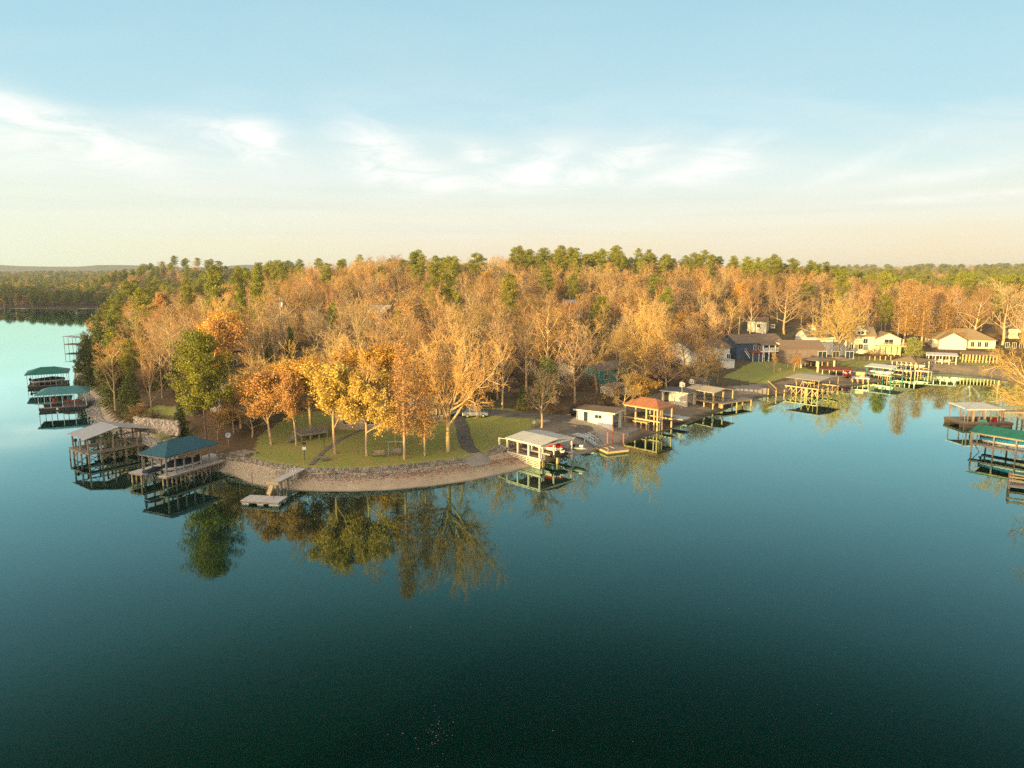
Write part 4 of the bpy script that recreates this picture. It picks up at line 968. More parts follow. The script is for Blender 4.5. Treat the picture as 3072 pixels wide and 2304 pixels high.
# ------------------------------------------------------------------ point: white dock, float, sheds, orange dock
def dock_white():
    A = P(1498.6, 1345, 1.46); B = P(1619.5, 1375.4, 1.46); 
    fr = Frame(A, B, 'boat_dock', 'white post boat dock with corrugated pale grey roof beside the beach', 'dock'); L = fr.L
    c = fr.loc(P(1713.3, 1349.4, 1.46)); W = min(max(abs(c.y), 6.5), 11)
    f2 = fr.loc(P(1537, 1307.6, 3.5)); x0 = max(1.2, f2.x)
    roof_mb(x0, L + .4, -.3, W + .2, 3.5, 3.95, 'gable', .12).build('roof', M['metal_white'], fr.e)
    MB().box(x0 + .1, L + .3, -.12, .0, 3.2, 3.42).box(L + .15, L + .27, 0, W, 3.2, 3.42).box(x0 + .1, L + .3, W - .1, W, 3.2, 3.42).build('roof_beam', M['paint_white'], fr.e)
    MB().bar((0, 0, 3.1), (x0 + .4, 0, 3.25), .1).build('top_rail', M['paint_white'], fr.e)
    deck(fr, -1.2, L + .3, -.15, .9, 1.46, fascia='paint_white'); deck(fr, -1.2, L * .45, .9, W * .45, 1.44, fascia='paint_white') if 0 else None
    deck(fr, -.6, L + .3, W * .40, W * .40 + 1.0, 1.45, fascia='paint_white'); deck(fr, -.6, L + .2, W - .9, W + .3, 1.45, fascia='paint_white'); deck(fr, -1.2, .4, .9, W * .4, 1.44, fascia='paint_white')
    gz = ground_at(fr)
    posts(fr, [(0, 0)] + [(x, 0) for x in lsp(x0 + .2, L, 4)], lambda x, y: 1.46, 3.19, .24, M['paint_white'])
    posts(fr, [(x, W * .42) for x in lsp(x0 + .2, L, 4)], lambda x, y: 1.46, 3.19, .22, M['paint_white'])
    posts(fr, [(x, W - .15) for x in lsp(x0 + .2, L, 3)], gz, 3.19, .22, M['paint_white'])
    posts(fr, [(L, W * .55), (L, W * .42 + .8), (L * .7, W * .42 + .8), (L * .7, .7), (L, .7), (L * .4, .7)], gz, 1.2, .24, M['wood_new'], 'pile')
    mb = MB()
    for z in (1.05, .8, .55, .3, .05): mb.bar((.2 + (1.05 - z) * 2.6, -.2, z), (L + .2, -.2, z), .04, .13)
    mb.build('slat_screen', M['paint_cream'], fr.e)
    posts(fr, [(x, -.12) for x in lsp(.6, L + .15, 7)], gz, 1.2, .1, M['paint_white'], 'screen_post')
    posts(fr, [(L + .1, .3), (L + .1, .75)], lambda x, y: 1.46, 2.1, .14, M['paint_white'], 'bollard')
    ym = W * .7
    boat(fr.w(L * .66, W * .64, 1.45), fr.rz, min(6.4, L * .85), 'boat under a bright red cover in the white post dock', 'gel_white', 'canvas_red', W=2.2)
    jetski(fr.w(L + .2, W * .56, 1.0), fr.rz + 1.2, 'dark hulled jet ski with white cowl at the lake end of the white post dock', 'black')
    jetski(fr.w(L + .6, W + .9, 1.35), fr.rz + .2, 'dull silver jet ski parked on the far side deck of the white post dock', 'steel')
    for k, (x, y) in enumerate(((L + .25, W * .62), (L + .3, W * .74))):
        r = MB(); n = 14
        for i in range(n):
            a, b = 2 * math.pi * i / n, 2 * math.pi * (i + 1) / n; r.tube((.32 * math.cos(a), 0, .32 * math.sin(a)), (.32 * math.cos(b), 0, .32 * math.sin(b)), .09, .09, 6, False)
        o = r.build('tyre', M['rubber'], None, True); o.location = fr.w(x, y, .55); o.rotation_euler = (0, 0, fr.rz + math.pi / 2)
        tag(o, ('tyre fender hung at the water end of the white post dock, nearer one', 'tyre fender hung at the water end of the white post dock, farther one')[k], 'tyre', 'tyre fenders of the white post dock')
dock_white()
def float_right():
    a, b = P(1688.5, 1295.2, 1.7), P(1757.4, 1314.4, 1.5)
    fr = Frame(a, b, 'walkway', 'pale blue grey metal walkway over the mud beside the white post dock', 'walkway'); L = fr.L
    MB().box(-.3, L, -.2, 1.6, 1.5, 1.62).build('walk_deck', M['aluminium'], fr.e); posts(fr, [(L * .55, 0), (L * .55, 1.4), (L - .2, 0), (L - .2, 1.4)], ground_at(fr), 1.49, .12, M['paint_white'])
    c, d = P(1760, 1316, 1.5), P(1790, 1336, .6)
    fr2 = Frame(c, d, 'gangway', 'silver metal gangway with hoop railings leading down to the tan floating deck', 'gangway'); L2 = fr2.L
    MB().slab([(0, -.5, 1.6), (L2, -.5, .66), (L2, .5, .66), (0, .5, 1.6)], .08).build('gangway_deck', M['aluminium'], fr2.e)
    for y in (-.5, .5):
        mb = MB()
        for i in range(5): t = i / 4; mb.tube((L2 * t, y, 1.55 - .94 * t), (L2 * t, y, 2.5 - .94 * t), .03, .03, 6)
        mb.tube((0, y, 2.5), (L2, y, 1.56), .035, .035, 6).tube((0, y, 2.05), (L2, y, 1.1), .025, .025, 6); mb.build('handrail', M['aluminium'], fr2.e)
    A, B, C = P(1786.8, 1340.4, .5), P(1823, 1356.2, .5), P(1870.4, 1342.7, .5)
    fr3 = Frame(A, B, 'floating_platform', 'tan plank floating deck with tall orange poles between the white dock and the orange roof', 'platform'); L3 = max(fr3.L, 2.5); W3 = min(max(fr3.loc(C).y, 4), 9)
    deck(fr3, 0, L3, 0, W3, .55, .28, 'wood_grey', fascia='wood_new')
    MB().box(.1, L3 - .1, .1, W3 - .1, -.15, .2).build('float', M['wood_dark'], fr3.e)
    MB().bar((.1, .3, .9), (L3 * .9, .3, .9), .07).bar((.1, .3, .55), (.1, .3, .9), .07).bar((L3 * .9, .3, .55), (L3 * .9, .3, .9), .07).bar((.1, 1.4, .9), (L3 * .9, 1.4, .9), .07).build('bumper_rail', M['wood_new'], fr3.e)
    for n, (u, v0, v1) in enumerate(((1822, 1350, 1297), (1837.6, 1332, 1282), (1870, 1338, 1301))):
        p = P(u, v0, 0.3); t = at_depth(u, v1, p.y); o = MB().tube((0, 0, -2), (0, 0, t.z), .1, .09, 8).build('mooring_pole', M['orange_plastic']); o.location = (p.x, p.y, 0)
        tag(o, ('rust orange pole at the near edge of the tan floating deck', 'rust orange pole at the back of the tan floating deck', 'rust orange pole at the right end of the tan floating deck')[n], 'pole', 'orange poles of the tan floating deck')
float_right()
def shed_white():
    A = P(1729, 1262, 1.7); B = P(1836.4, 1282.7, 1.2)
    c = P(1874, 1274, 1.2)
    fr = Frame(A, B, 'boathouse', 'white painted boathouse with flat brown roof, open at the right end', 'boathouse', z=0); L = fr.L; D = min(max(fr.loc(c).y, 4.2), 6.5)
    zb = -.2
    w = MB().box(0, L, 0, .15, zb, 3.75).box(0, .15, .15, D, zb, 3.75).box(.15, L, D - .15, D, zb, 3.75).box(L - .15, L, .15, .5, zb, 3.75).box(L - .15, L, D - 1.0, D - .15, zb, 3.75).box(L - .15, L, .5, D - 1.0, 3.25, 3.75)
    w.build('wall', M['siding_white'], fr.e)
    roof_mb(-.4, L + .6, -.4, D + .3, 3.9, 4.05, 'flat', .14).build('roof', M['shingle_brown'], fr.e)
    MB().box(-.42, L + .62, -.46, -.405, 3.68, 3.93).box(L + .605, L + .66, -.4, D + .3, 3.7, 3.95).build('fascia', M['paint_white'], fr.e)
    window(fr.e, 'f', L, D, L * .27, 1.55, .8, 2.0, name='door'); window(fr.e, 'f', L, D, L * .62, 2.6, 1.3, .6)
    MB().box(L - 4, L - .3, D * .5, D - .3, 1.3, 1.42).build('inner_walk', M['wood_grey'], fr.e)
    MB().box(L - 1, L + 3.2, -.2, D + 1.0, -.6, 1.05 - .55).build('slab', M['concrete'], fr.e)
    p = P(1724, 1253, 1.9)
    o = MB().tube((0, 0, 0), (0, -.9, 0), 1.0, 1.0, 18).build('storage_tank', M['black'], None, True); o.location = (p.x, p.y + .6, H(p.x, p.y) + .98); tag(o, 'round black tank lying against the white boathouse', 'tank')
shed_white()
def dock_orange():
    A = P(1865.9, 1211.7, 4.1); B = P(1976, 1229.3, 4.1)
    fr = Frame(A, B, 'boat_dock', 'two level dock with orange metal hip roof on tall timber posts', 'dock'); L = fr.L; c = fr.loc(P(2018.7, 1217.6, 4.1)); W = min(max(c.y, 5.5), 9)
    roof_mb(0, L, 0, W, 4.2, 5.45, 'hip', .12, W * .45).build('roof', M['metal_orange'], fr.e)
    MB().box(.3, L - .3, .3, .42, 3.8, 4.05).box(.3, L - .3, W - .42, W - .3, 3.8, 4.05).box(.3, .42, .42, W - .42, 3.8, 4.05).box(L - .42, L - .3, .42, W - .42, 3.8, 4.05).build('roof_beam', M['wood_new'], fr.e)
    gz = ground_at(fr)
    posts(fr, grid(lsp(.5, L - .5, 4), (.45, W - .45)), gz, 3.79, .24, M['wood_new'])
    posts(fr, [(L - .5, W * .35), (L - 1.2, .45), (L - .5, 1.1)], gz, 3.79, .2, M['wood_new'])
    deck(fr, .2, L + .1, .2, 1.3, 1.95, .25, 'wood_dark', fascia='wood_new'); deck(fr, .2, 3.4, 1.3, W + .2, 1.94, .25, 'wood_dark', fascia='wood_new'); deck(fr, 3.4, L + .1, W - 1.3, W + .2, 1.95, .25, 'wood_dark', fascia='wood_new')
    posts(fr, [(L * .45, -.6), (L * .6, -.6), (L * .75, -.6)], gz, 1.5, .2, M['wood_new'], 'pile'); MB().box(L * .42, L * .8, -1.2, -.2, 1.5, 1.62).build('step_deck', M['wood_new'], fr.e)
    railing(fr, (.4, .4), (3.2, .4), 1.95, .9, 'wood_dark', .6)
    deck(fr, L * .2, L * 1.1, W + 1.2, W + 3.8, 1.5, .2, 'aluminium')
    p = P(1975, 1237, 1.6)
    for n in range(4):
        q = P(1880 + n * 22, 1262 + n * 4, 1.2); zq = H(q.x, q.y)
        o = MB().tube((0, 0, -.3), (0, 0, 1.2), .09, .09).build('fence_post', M['wood_grey']); o.location = (q.x, q.y, zq); tag(o, 'short grey post in mud left of the orange roofed dock, %s from the boathouse' % ('first', 'second', 'third', 'fourth')[n], 'post', 'mud posts by the boathouse')
dock_orange()
def shed_small():
    A = P(1984.9, 1197, 1.6); B = P(2059.9, 1211, 1.2); fr = Frame(A, B, 'boathouse', 'small cream boathouse with dark grey flat roof behind the orange roofed dock', 'boathouse'); L = fr.L; D = 4.6
    MB().box(0, L, 0, .15, -.2, 3.4).box(0, .15, .15, D, -.2, 3.4).box(.15, L, D - .15, D, -.2, 3.4).box(L - .15, L, .15, .6, -.2, 3.4).box(L - .15, L, D - .9, D - .15, -.2, 3.4).box(L - .15, L, .6, D - .9, 3.0, 3.4).build('wall', M['paint_cream'], fr.e)
    roof_mb(-.3, L + .4, -.35, D + .3, 3.55, 3.75, 'flat', .13).build('roof', M['shingle_grey'], fr.e); MB().box(-.32, L + .42, -.41, -.355, 3.35, 3.58).build('fascia', M['paint_white'], fr.e)
    window(fr.e, 'f', L, D, L * .2, 1.3, .9, 1.9, name='door', frame='wood_dark')
    for n, (u, vb, vt, sd) in enumerate(((2044.5, 1212, 1155, 'nearer'), (2073, 1190, 1146, 'farther'))):
        p = P(u, vb, 1.4); t = at_depth(u, vt, p.y); e = empty('birdhouse_pole', (p.x, p.y, 1.2), .3, 'white box birdhouse on a thin pole by the small cream boathouse, %s one' % sd, 'birdhouse', 'pole birdhouses')
        MB().tube((0, 0, -1.5), (0, 0, t.z - 1.6), .06, .05).build('pole', M['paint_white'], e)
        MB().box(-.45, .45, -.35, .35, t.z - 1.6, t.z - .85).raw([(-.5, -.4, t.z - .85), (.5, -.4, t.z - .85), (.5, .4, t.z - .85), (-.5, .4, t.z - .85), (0, -.4, t.z - .5), (0, .4, t.z - .5)], [(0, 1, 4), (1, 2, 5, 4), (3, 5, 2), (0, 4, 5, 3), (0, 3, 2, 1)]).build('box', M['paint_cream'] if n else M['paint_white'], e)
        MB().box(-.12, .12, -.36, -.352, t.z - 1.4, t.z - 1.1).build('entry_hole', M['black'], e)
shed_small()
def open_dock(name, label, A, B, W, zd, ze, zr, roofm, post='wood_new', nx=4, kind='gable', base=None, decks=True, pw=.18, mid=False, cat='dock', over=.4, ridge_in=None, fas='wood_new', dk='wood_grey', roof=True):
    fr = Frame(A, B, name, label, cat); L = fr.L; gz = ground_at(fr)
    if roof: roof_mb(-over, L + over, -over, W + over, ze, zr, kind, .12, ridge_in).build('roof', M[roofm], fr.e)
    ys = (.1, W / 2, W - .1) if mid else (.1, W - .1)
    if zd is not None:
        if decks: deck(fr, 0, L, -.1, 1.3, zd, .2, dk, fascia=fas); deck(fr, 0, L, W - 1.3, W + .1, zd, .2, dk, fascia=fas); deck(fr, 0, 1.3, 1.3, W - 1.3, zd - .005, .2, dk, fascia=fas)
        else: deck(fr, 0, L, 0, W, zd, .2, dk, fascia=fas)
    posts(fr, grid(lsp(.1, L - .1, nx), ys), gz, (ze - .13 if roof else zd - .07), pw, M[post])
    return fr
def docks_cove():
    fr = open_dock('boat_dock', 'dock with plain tan low roof and open side deck, beside the pole birdhouses', P(2060.5, 1164, 3.7), P(2140.7, 1177.5, 3.7), 6.5, 1.65, 3.7, 4.3, 'metal_tan', nx=4, mid=True, pw=.2)
    deck(fr, fr.L - 1, fr.L + 1.6, 1.5, 11, 1.5, .2); posts(fr, [(fr.L + 1.4, 10.8), (fr.L - .8, 10.8), (fr.L + 1.4, 6)], -2, 1.25, .2, M['wood_new'], 'pile')
    MB().tube((fr.L - .3, 3, 0), (fr.L - .3, 3, 1.3), .5, .5, 12).build('barrel', M['wood_new'], fr.e)
    open_dock('shelter', 'little grey roofed shelter just behind the tan roofed dock', P(2098, 1152, 3.2), P(2127, 1152, 3.2), 4, None, 3.6, 4.4, 'shingle_grey', nx=2, kind='hip', cat='shelter')
    # tall stilt dock
    A, B = P(2359.4, 1154.5, 2.1), P(2454.3, 1166, 2.1)
    fr = Frame(A, B, 'boat_dock', 'dock on many crossed yellow timber stilts with thin pale roof', 'dock'); L = fr.L; W = min(max(fr.loc(P(2503, 1150.9, 2.1)).y, 8), 13); gz = ground_at(fr)
    roof_mb(0, L + .6, -.6, W + .4, 4.0, 4.4, 'gable', .07).build('roof', M['metal_tan'], fr.e)
    deck(fr, -.3, L + .2, -.2, 1.6, 2.1, .25, 'wood_dark', fascia='wood_new'); deck(fr, -.3, L + .2, W - 1.8, W, 2.1, .25, 'wood_dark', fascia='wood_new'); deck(fr, L * .4, L * .6, 1.6, W - 1.8, 2.08, .25, 'wood_dark', fascia='wood_new')
    xs = lsp(0, L, 7); posts(fr, grid(xs, (0, W * .5, W - .2)), gz, 1.82, .2, M['wood_new'])
    posts(fr, [(L * .25, 1.2), (L * .25, W - 1.4), (L * .8, 1.2), (L * .8, W - 1.4), (L, 0.2), (L, W - .4)], 2.1, 3.95, .1, M['wood_new'])
    posts(fr, [(L * .62, -.1), (L * .66, .2), (L * .64, .6)], gz, 1.82, .35, M['wood_new'], 'pile', True)
    mb = MB()
    for i in range(6):
        mb.bar((xs[i], -.13, .1), (xs[i + 1], -.13, 1.7), .1); 
        if i % 2: mb.bar((xs[i], -.25, 1.7), (xs[i + 1], -.25, .1), .1)
    for j in range(3): mb.bar((L + .12, W * j / 3, .1), (L + .12, W * (j + 1) / 3, 1.7), .1); mb.bar((L + .24, W * j / 3, 1.7), (L + .24, W * (j + 1) / 3, .1), .1)
    mb.each('cross_brace', M['wood_new'], fr.e)
    mb = MB()
    for i, x in enumerate(lsp(L * .3, L * .75, 5)): mb.bar((x, .4, 2.1), (x + (.5 if i % 2 else -.4), .6, 3.5), .09)
    mb.each('leaning_prop', M['wood_new'], fr.e)
    # cluster of the cove
    g = lambda u, v: Gp(u, v, 3)
    open_dock('boat_dock', 'low dock with flat dark red roof and pale edge in the sunlit cove', P(2466, 1117, 2), P(2552, 1121, 2), 5.5, 1.3, 2.85, 3.05, 'roof_red', 'paint_white', 5, 'flat')
    open_dock('gazebo', 'gazebo with low red brown hip roof and thick pale posts above the flat red roof', g(2453, 1117), g(2503, 1113), 6, None, 4.9, 5.6, 'shingle_brown', 'paint_cream', 2, 'hip', pw=.35, cat='gazebo')
    open_dock('gazebo', 'small tan hip roofed shelter between the red roof and the sunlit white canopy', g(2520, 1106), g(2552, 1104), 5, None, 4.3, 5.0, 'shingle_tan', 'wood_dark', 2, 'hip', cat='gazebo')
    fr = Frame(P(2557, 1115, 1.5), P(2664, 1126, 1.5), 'pier', 'long low pier with pale deck on stubby posts below the white canopy', 'pier'); deck(fr, 0, fr.L, 0, 1.8, 1.55, .2, 'metal_white', fascia='paint_white'); posts(fr, grid(lsp(.2, fr.L - .2, 9), (.2, 1.6)), ground_at(fr), 1.28, .2, M['wood_new'])
    fr = Frame(P(2556, 1133, 1.6), P(2609, 1135.5, 1.6), 'pier', 'short pale deck on tall yellow posts with a yellow locker, nearest the cove water', 'pier'); deck(fr, 0, fr.L, 0, 3.6, 1.65, .2, 'metal_white', fascia='paint_white'); posts(fr, grid(lsp(.2, fr.L - .2, 4), (.2, 3.4)), ground_at(fr), 1.38, .2, M['wood_new'])
    o = MB().box(-1, 1, -.5, .5, 0, 1.1).box(-1.05, 1.05, -.55, .55, 1.1, 1.2).build('deck_locker', M['wood_new'], None, bevel=.03); o.location = fr.w(fr.L * .5, 2.6, 1.66); o.rotation_euler = (0, 0, fr.rz); tag(o, 'yellow timber locker on the short pale deck in the cove', 'locker')
    boat(Vector((*P(2541, 1128, 1.3)[:2], 1.3)), 1.2, 5.6, 'boat with a bright red hull raised on a lift beside the flat red roof', 'gel_red', None)
    fr = open_dock('boat_dock', 'dock with bright white canopy roof on teal green posts', P(2600, 1100, 3.3), P(2676, 1108, 3.3), 6.5, 1.5, 3.5, 4.0, 'metal_white', 'teal_paint', 4, 'gable', dk='aluminium')
    boat(fr.w(fr.L * .4, 3.2, 1.2), fr.rz, 6, 'open white boat under the canopy with teal posts', 'gel_white', None, W=2.2)
    A = P(2674, 1105, 1.5); B = P(2747, 1112, 1.5)
    fr = open_dock('boat_dock', 'large dock with broad tan hip roof and a raised white boat', A, B, 9.5, 1.5, 3.8, 5.3, 'shingle_tan', 'paint_cream', 6, 'hip', pw=.22, ridge_in=4.4)
    deck(fr, fr.L * .1, fr.L * 1.0, -3.0, -.2, 1.6, .2, 'metal_white', fascia='paint_cream'); posts(fr, [(x, -2.8) for x in lsp(fr.L * .12, fr.L, 6)], ground_at(fr), 1.33, .2, M['wood_new'], 'pile')
    deck(fr, fr.L + .1, fr.L + 3.5, 0, 2.5, 1.6, .2, 'metal_white', fascia='paint_cream'); posts(fr, grid((fr.L + .6, fr.L + 3.3), (.2, 2.3)), ground_at(fr), 1.33, .2, M['wood_new'], 'pile')
    boat(fr.w(fr.L * .55, 4.6, 1.6), fr.rz, 7.2, 'large cream boat raised under the broad tan hip roof', 'paint_cream', 'paint_cream', W=2.7)
    A = P(2783, 1093, 1.6); B = P(2868, 1097, 1.6)
    fr = open_dock('boat_dock', 'dock with crisp white low roof on paired pale posts, right of the tan hip roof', A, B, 8, 1.7, 4.5, 4.95, 'metal_white', 'paint_cream', 5, 'gable', pw=.24, fas='paint_cream')
    boat(fr.w(fr.L * .45, 4, 1.9), fr.rz, 6.8, 'pale yellow boat raised in the crisp white roofed dock', 'paint_cream', None, W=2.5)
    railing(fr, (.2, .3), (fr.L - .2, .3), 1.7, .8, 'paint_cream', .8)
    A = P(2885, 1089, 1.9); B = P(2990, 1094, 1.9)
    fr = open_dock('boat_dock', 'long dock with brown roof on close yellow posts at the right of the cove', A, B, 7, 1.9, 4.7, 5.3, 'shingle_brown', 'wood_new', 11, 'gable', pw=.25)
    railing(fr, (.2, .3), (fr.L - .2, .3), 1.9, .9, 'wood_new', .5)
docks_cove()
def docks_right():
    A = P(2896, 1256, 1.3); B = P(3001, 1256, 1.3)
    A = P(2894, 1283, 0); B = P(3004, 1283, 0)
    fr = Frame(A, B, 'boat_dock', 'brown floating dock with flat pale grey roof at the right edge, behind the green roof', 'dock'); L = fr.L; W = 5.5
    roof_mb(.2, L + .3, -.2, W + .2, 3.5, 3.75, 'flat', .16).build('roof', M['metal_white'], fr.e)
    deck(fr, -.5, L + 2, -.3, 1.2, .95, .4, 'wood_grey', fascia='wood_dark'); deck(fr, -.5, L + 2, W - 1.2, W + .3, .95, .4, 'wood_grey', fascia='wood_dark'); deck(fr, -.5, 1.4, 1.2, W - 1.2, .94, .4, 'wood_grey', fascia='wood_dark')
    for y in (-.2, W - 1.1): MB().box(-.4, L + 1.9, y, y + 1.3, -.3, .45).build('float', M['wood_dark'], fr.e)
    posts(fr, grid(lsp(.4, L, 4), (.0, W)), .95, 3.45, .16, M['brick']); posts(fr, [(L * .62, 1), (L * .3, 1)], .95, 3.4, .3, M['wood_post'])
    MB().tube((-.3, -.2, -2), (-.3, -.2, 4.8), .06, .06).build('mooring_pole', M['steel'], fr.e)
    o = MB().box(-.3, .3, -.3, .3, 0, .9).build('storage_box', M['canvas_red'], None, bevel=.05); o.location = fr.w(L * .85, .5, .96); tag(o, 'dark red storage box on the brown floating dock at the right edge', 'box')
    o = MB().box(-.7, .7, -.35, .35, 0, .5).build('storage_box', M['teal_paint'], None, bevel=.08); o.location = fr.w(L * .5, .4, .96); tag(o, 'dark teal storage box on the brown floating dock at the right edge', 'box')
    a = P(3000, 1252, 3.2)
    f2 = Frame(Vector((*fr.w(L + .6, 1.5)[:2], 0)), Vector((*fr.w(L + 18, 0)[:2], 0)), 'walkway', 'raised grey walkway with rails leading right from the flat roofed brown dock', 'walkway')
    deck(f2, 0, 17, -.8, .8, 2.9, .2); railing(f2, (0, -.75), (17, -.75), 2.9, .9, 'wood_grey', 1.2); railing(f2, (0, .75), (17, .75), 2.9, .9, 'wood_grey', 1.2); posts(f2, grid(lsp(.3, 16.7, 6), (-.7, .7)), -2, 2.65, .2, M['wood_grey'])
    A = P(2914, 1327.6, 1.5); B = P(3075, 1355, 1.5)
    fr = Frame(A, B, 'boat_dock', 'dock with green metal roof over a blue covered boat at the right edge', 'dock'); L = fr.L + 2; W = 5.6
    roof_mb(-.3, L + .3, -.3, W + .3, 3.35, 4.1, 'gable', .12).build('roof', M['metal_green'], fr.e)
    MB().box(-.1, L, -.16, -.04, 3.0, 3.22).build('roof_beam', M['wood_post'], fr.e)
    deck(fr, -.2, L, -.3, .8, 1.5, .22, fascia='wood_post'); deck(fr, -.2, L, W - .9, W + .2, 1.5, .22, fascia='wood_post')
    posts(fr, grid(lsp(.1, L - .1, 4), (-.1, W - .1)), -2.2, 3.2, .2, M['wood_post'])
    MB().bar((.1, .9, 1.2), (1.2, .9, -.4), .12).build('brace', M['wood_post'], fr.e)
    boat(fr.w(L * .5, 2.35, 1.35), fr.rz, 7.4, 'boat under a vivid blue cover below the green metal roof', 'gel_white', 'canvas_blue', W=2.5)
    A = P(3027.8, 1432, 1.6); B = P(3110, 1442, 1.6)
    fr = Frame(A, B, 'wooden_landing', 'corner of a rough timber landing cut off by the right edge of the view', 'landing'); L = fr.L + 1
    MB().bar((0, 0, 1.7), (L, 0, 1.6), .2).bar((.1, .6, 1.95), (L, .1, 1.85), .16).bar((0, 0, 1.2), (L, -.2, 1.15), .18).build('log_rail', M['wood_new'], fr.e)
    posts(fr, [(0.1, .2), (.1, 1.5), (L - .1, .2)], -2, 2.0, .26, M['wood_post'], 'pile', True)
    deck(fr, 0, L, .25, 2.5, .6, .2); 
docks_right()
# ------------------------------------------------------------------ stone walls, drive, path, rocks
def ribbon(name, pts, w, mt, dz=.04, kind='structure', t=.03, label=None, cat=None, seg=1.0):
    """road or path draped on the ground"""
    P2 = [Vector((p[0], p[1])) for p in pts]; out = []
    for a, b in zip(P2[:-1], P2[1:]):
        n = max(1, int((b - a).length / seg)); out += [a.lerp(b, i / n) for i in range(n)]
    out.append(P2[-1]); k = 6; V = []; Fc = []
    for i, p in enumerate(out):
        d = (out[min(i + 1, len(out) - 1)] - out[max(i - 1, 0)]).normalized(); nrm = Vector((-d.y, d.x)); ww = w(i / (len(out) - 1)) if callable(w) else w
        for j in range(k + 1):
            q = p + nrm * ww * (j / k - .5) * (1 + .08 * random.uniform(-1, 1) * (j in (0, k))); V.append((q.x, q.y, H(q.x, q.y) + dz + (-.1 if j in (0, k) else .03)))
    for i in range(len(out) - 1):
        for j in range(k): a = i * (k + 1) + j; Fc.append((a, a + k + 1, a + k + 2, a + 1))
    o = link(name, mk_mesh(name, V, Fc, M[mt], True)); return tag(o, label, cat, None, kind)
ribbon('drive', [Gp(1030, 985), Gp(1012, 968), Gp(1003, 945), Gp(1000, 925), Gp(990, 905), Gp(1010, 890)], 2.7, 'asphalt')
ribbon('road', [Gp(860, 892), Gp(940, 888), Gp(1010, 886), Gp(1090, 893), Gp(1160, 898), Gp(1235, 905)], 6, 'asphalt', .07)
ribbon('boat_ramp', [Gp(1022, 988), Gp(1045, 1006)], 5.0, 'concrete', .06)
ribbon('path', [Gp(672, 1005), Gp(700, 975), Gp(735, 950), Gp(790, 925)], 1.0, 'gravel_road', .05)
ribbon('boathouse_drive', [Gp(1170, 915), Gp(1240, 930), Gp(1290, 940)], 9, 'gravel_road', .05)
ribbon('mud_ramp', [Gp(1300, 940), Gp(1240, 965), Gp(1210, 985)], 5, 'concrete', .05)
ribbon('hill_road', [Gp(560, 770), Gp(600, 752), Gp(625, 735), Gp(640, 700)], 5, 'asphalt', .07)
def stone_wall(pts, zt, hgt, label, mt='stone', th=.45, topw=.12, name='stone_wall'):
    e = empty(name, (pts[0][0], pts[0][1], zt if not callable(zt) else 0), 0, label, 'wall'); e.location = (0, 0, 0)
    r = random.Random(5); mb = MB()
    for a, b in zip(pts[:-1], pts[1:]):
        a = Vector(a[:2]); b = Vector(b[:2]); L = (b - a).length; d = (b - a) / L; n = Vector((d.y, -d.x)); n = -n if n.y > 0 else n
        rows = max(1, int(hgt / .28)); 
        for k in range(rows):
            s = r.uniform(-.3, 0)
            while s < L:
                w = r.uniform(.22, .5); z = zt - hgt + k * hgt / rows; c = a + d * (s + w / 2) + n * r.uniform(-.02, .1); hh = hgt / rows
                q = []
                for dz in (0, hh):
                    for sx, sy in ((-1, -1), (1, -1), (1, 1), (-1, 1)):
                        p = c + d * (w / 2 * sx * r.uniform(.8, .98)) - n * (th / 2 * sy) * r.uniform(.85, 1); q.append((p.x, p.y, z + dz * r.uniform(.93, 1.0) + (r.uniform(-.05, .08) if dz and k == rows - 1 else 0)))
                mb.raw(q, [(0, 3, 2, 1), (4, 5, 6, 7), (0, 1, 5, 4), (1, 2, 6, 5), (2, 3, 7, 6), (3, 0, 4, 7)]); s += w
    mb.build('stones', M[mt], e); return e
stone_wall(WALL, 2.0, .6, 'curved rough stone retaining wall along the lawn edge above the beach', 'wall_rock', .35)
stone_wall(WALL2, 2.0, .7, 'short rough stone retaining wall between the boat ramp and the white dock', 'wall_rock', .35)
def stone_wall_left():
    pts = [P(u, v, 3.6) for u, v in ((408, 1275), (440, 1279), (480, 1284), (536, 1288))]
    stone_wall(pts, 5.0, 2.4, 'tall pale stone retaining wall on the left bank above the grey roofed dock', 'stone', .6)
    pts = [P(u, v, 2.9) for u, v in ((432, 1312), (455, 1324), (477, 1336), (500, 1331), (530, 1322))]
    stone_wall(pts, 3.5, 1.5, 'low V shaped stone wall round the small left lawn', 'stone_grey', .5)
stone_wall_left()
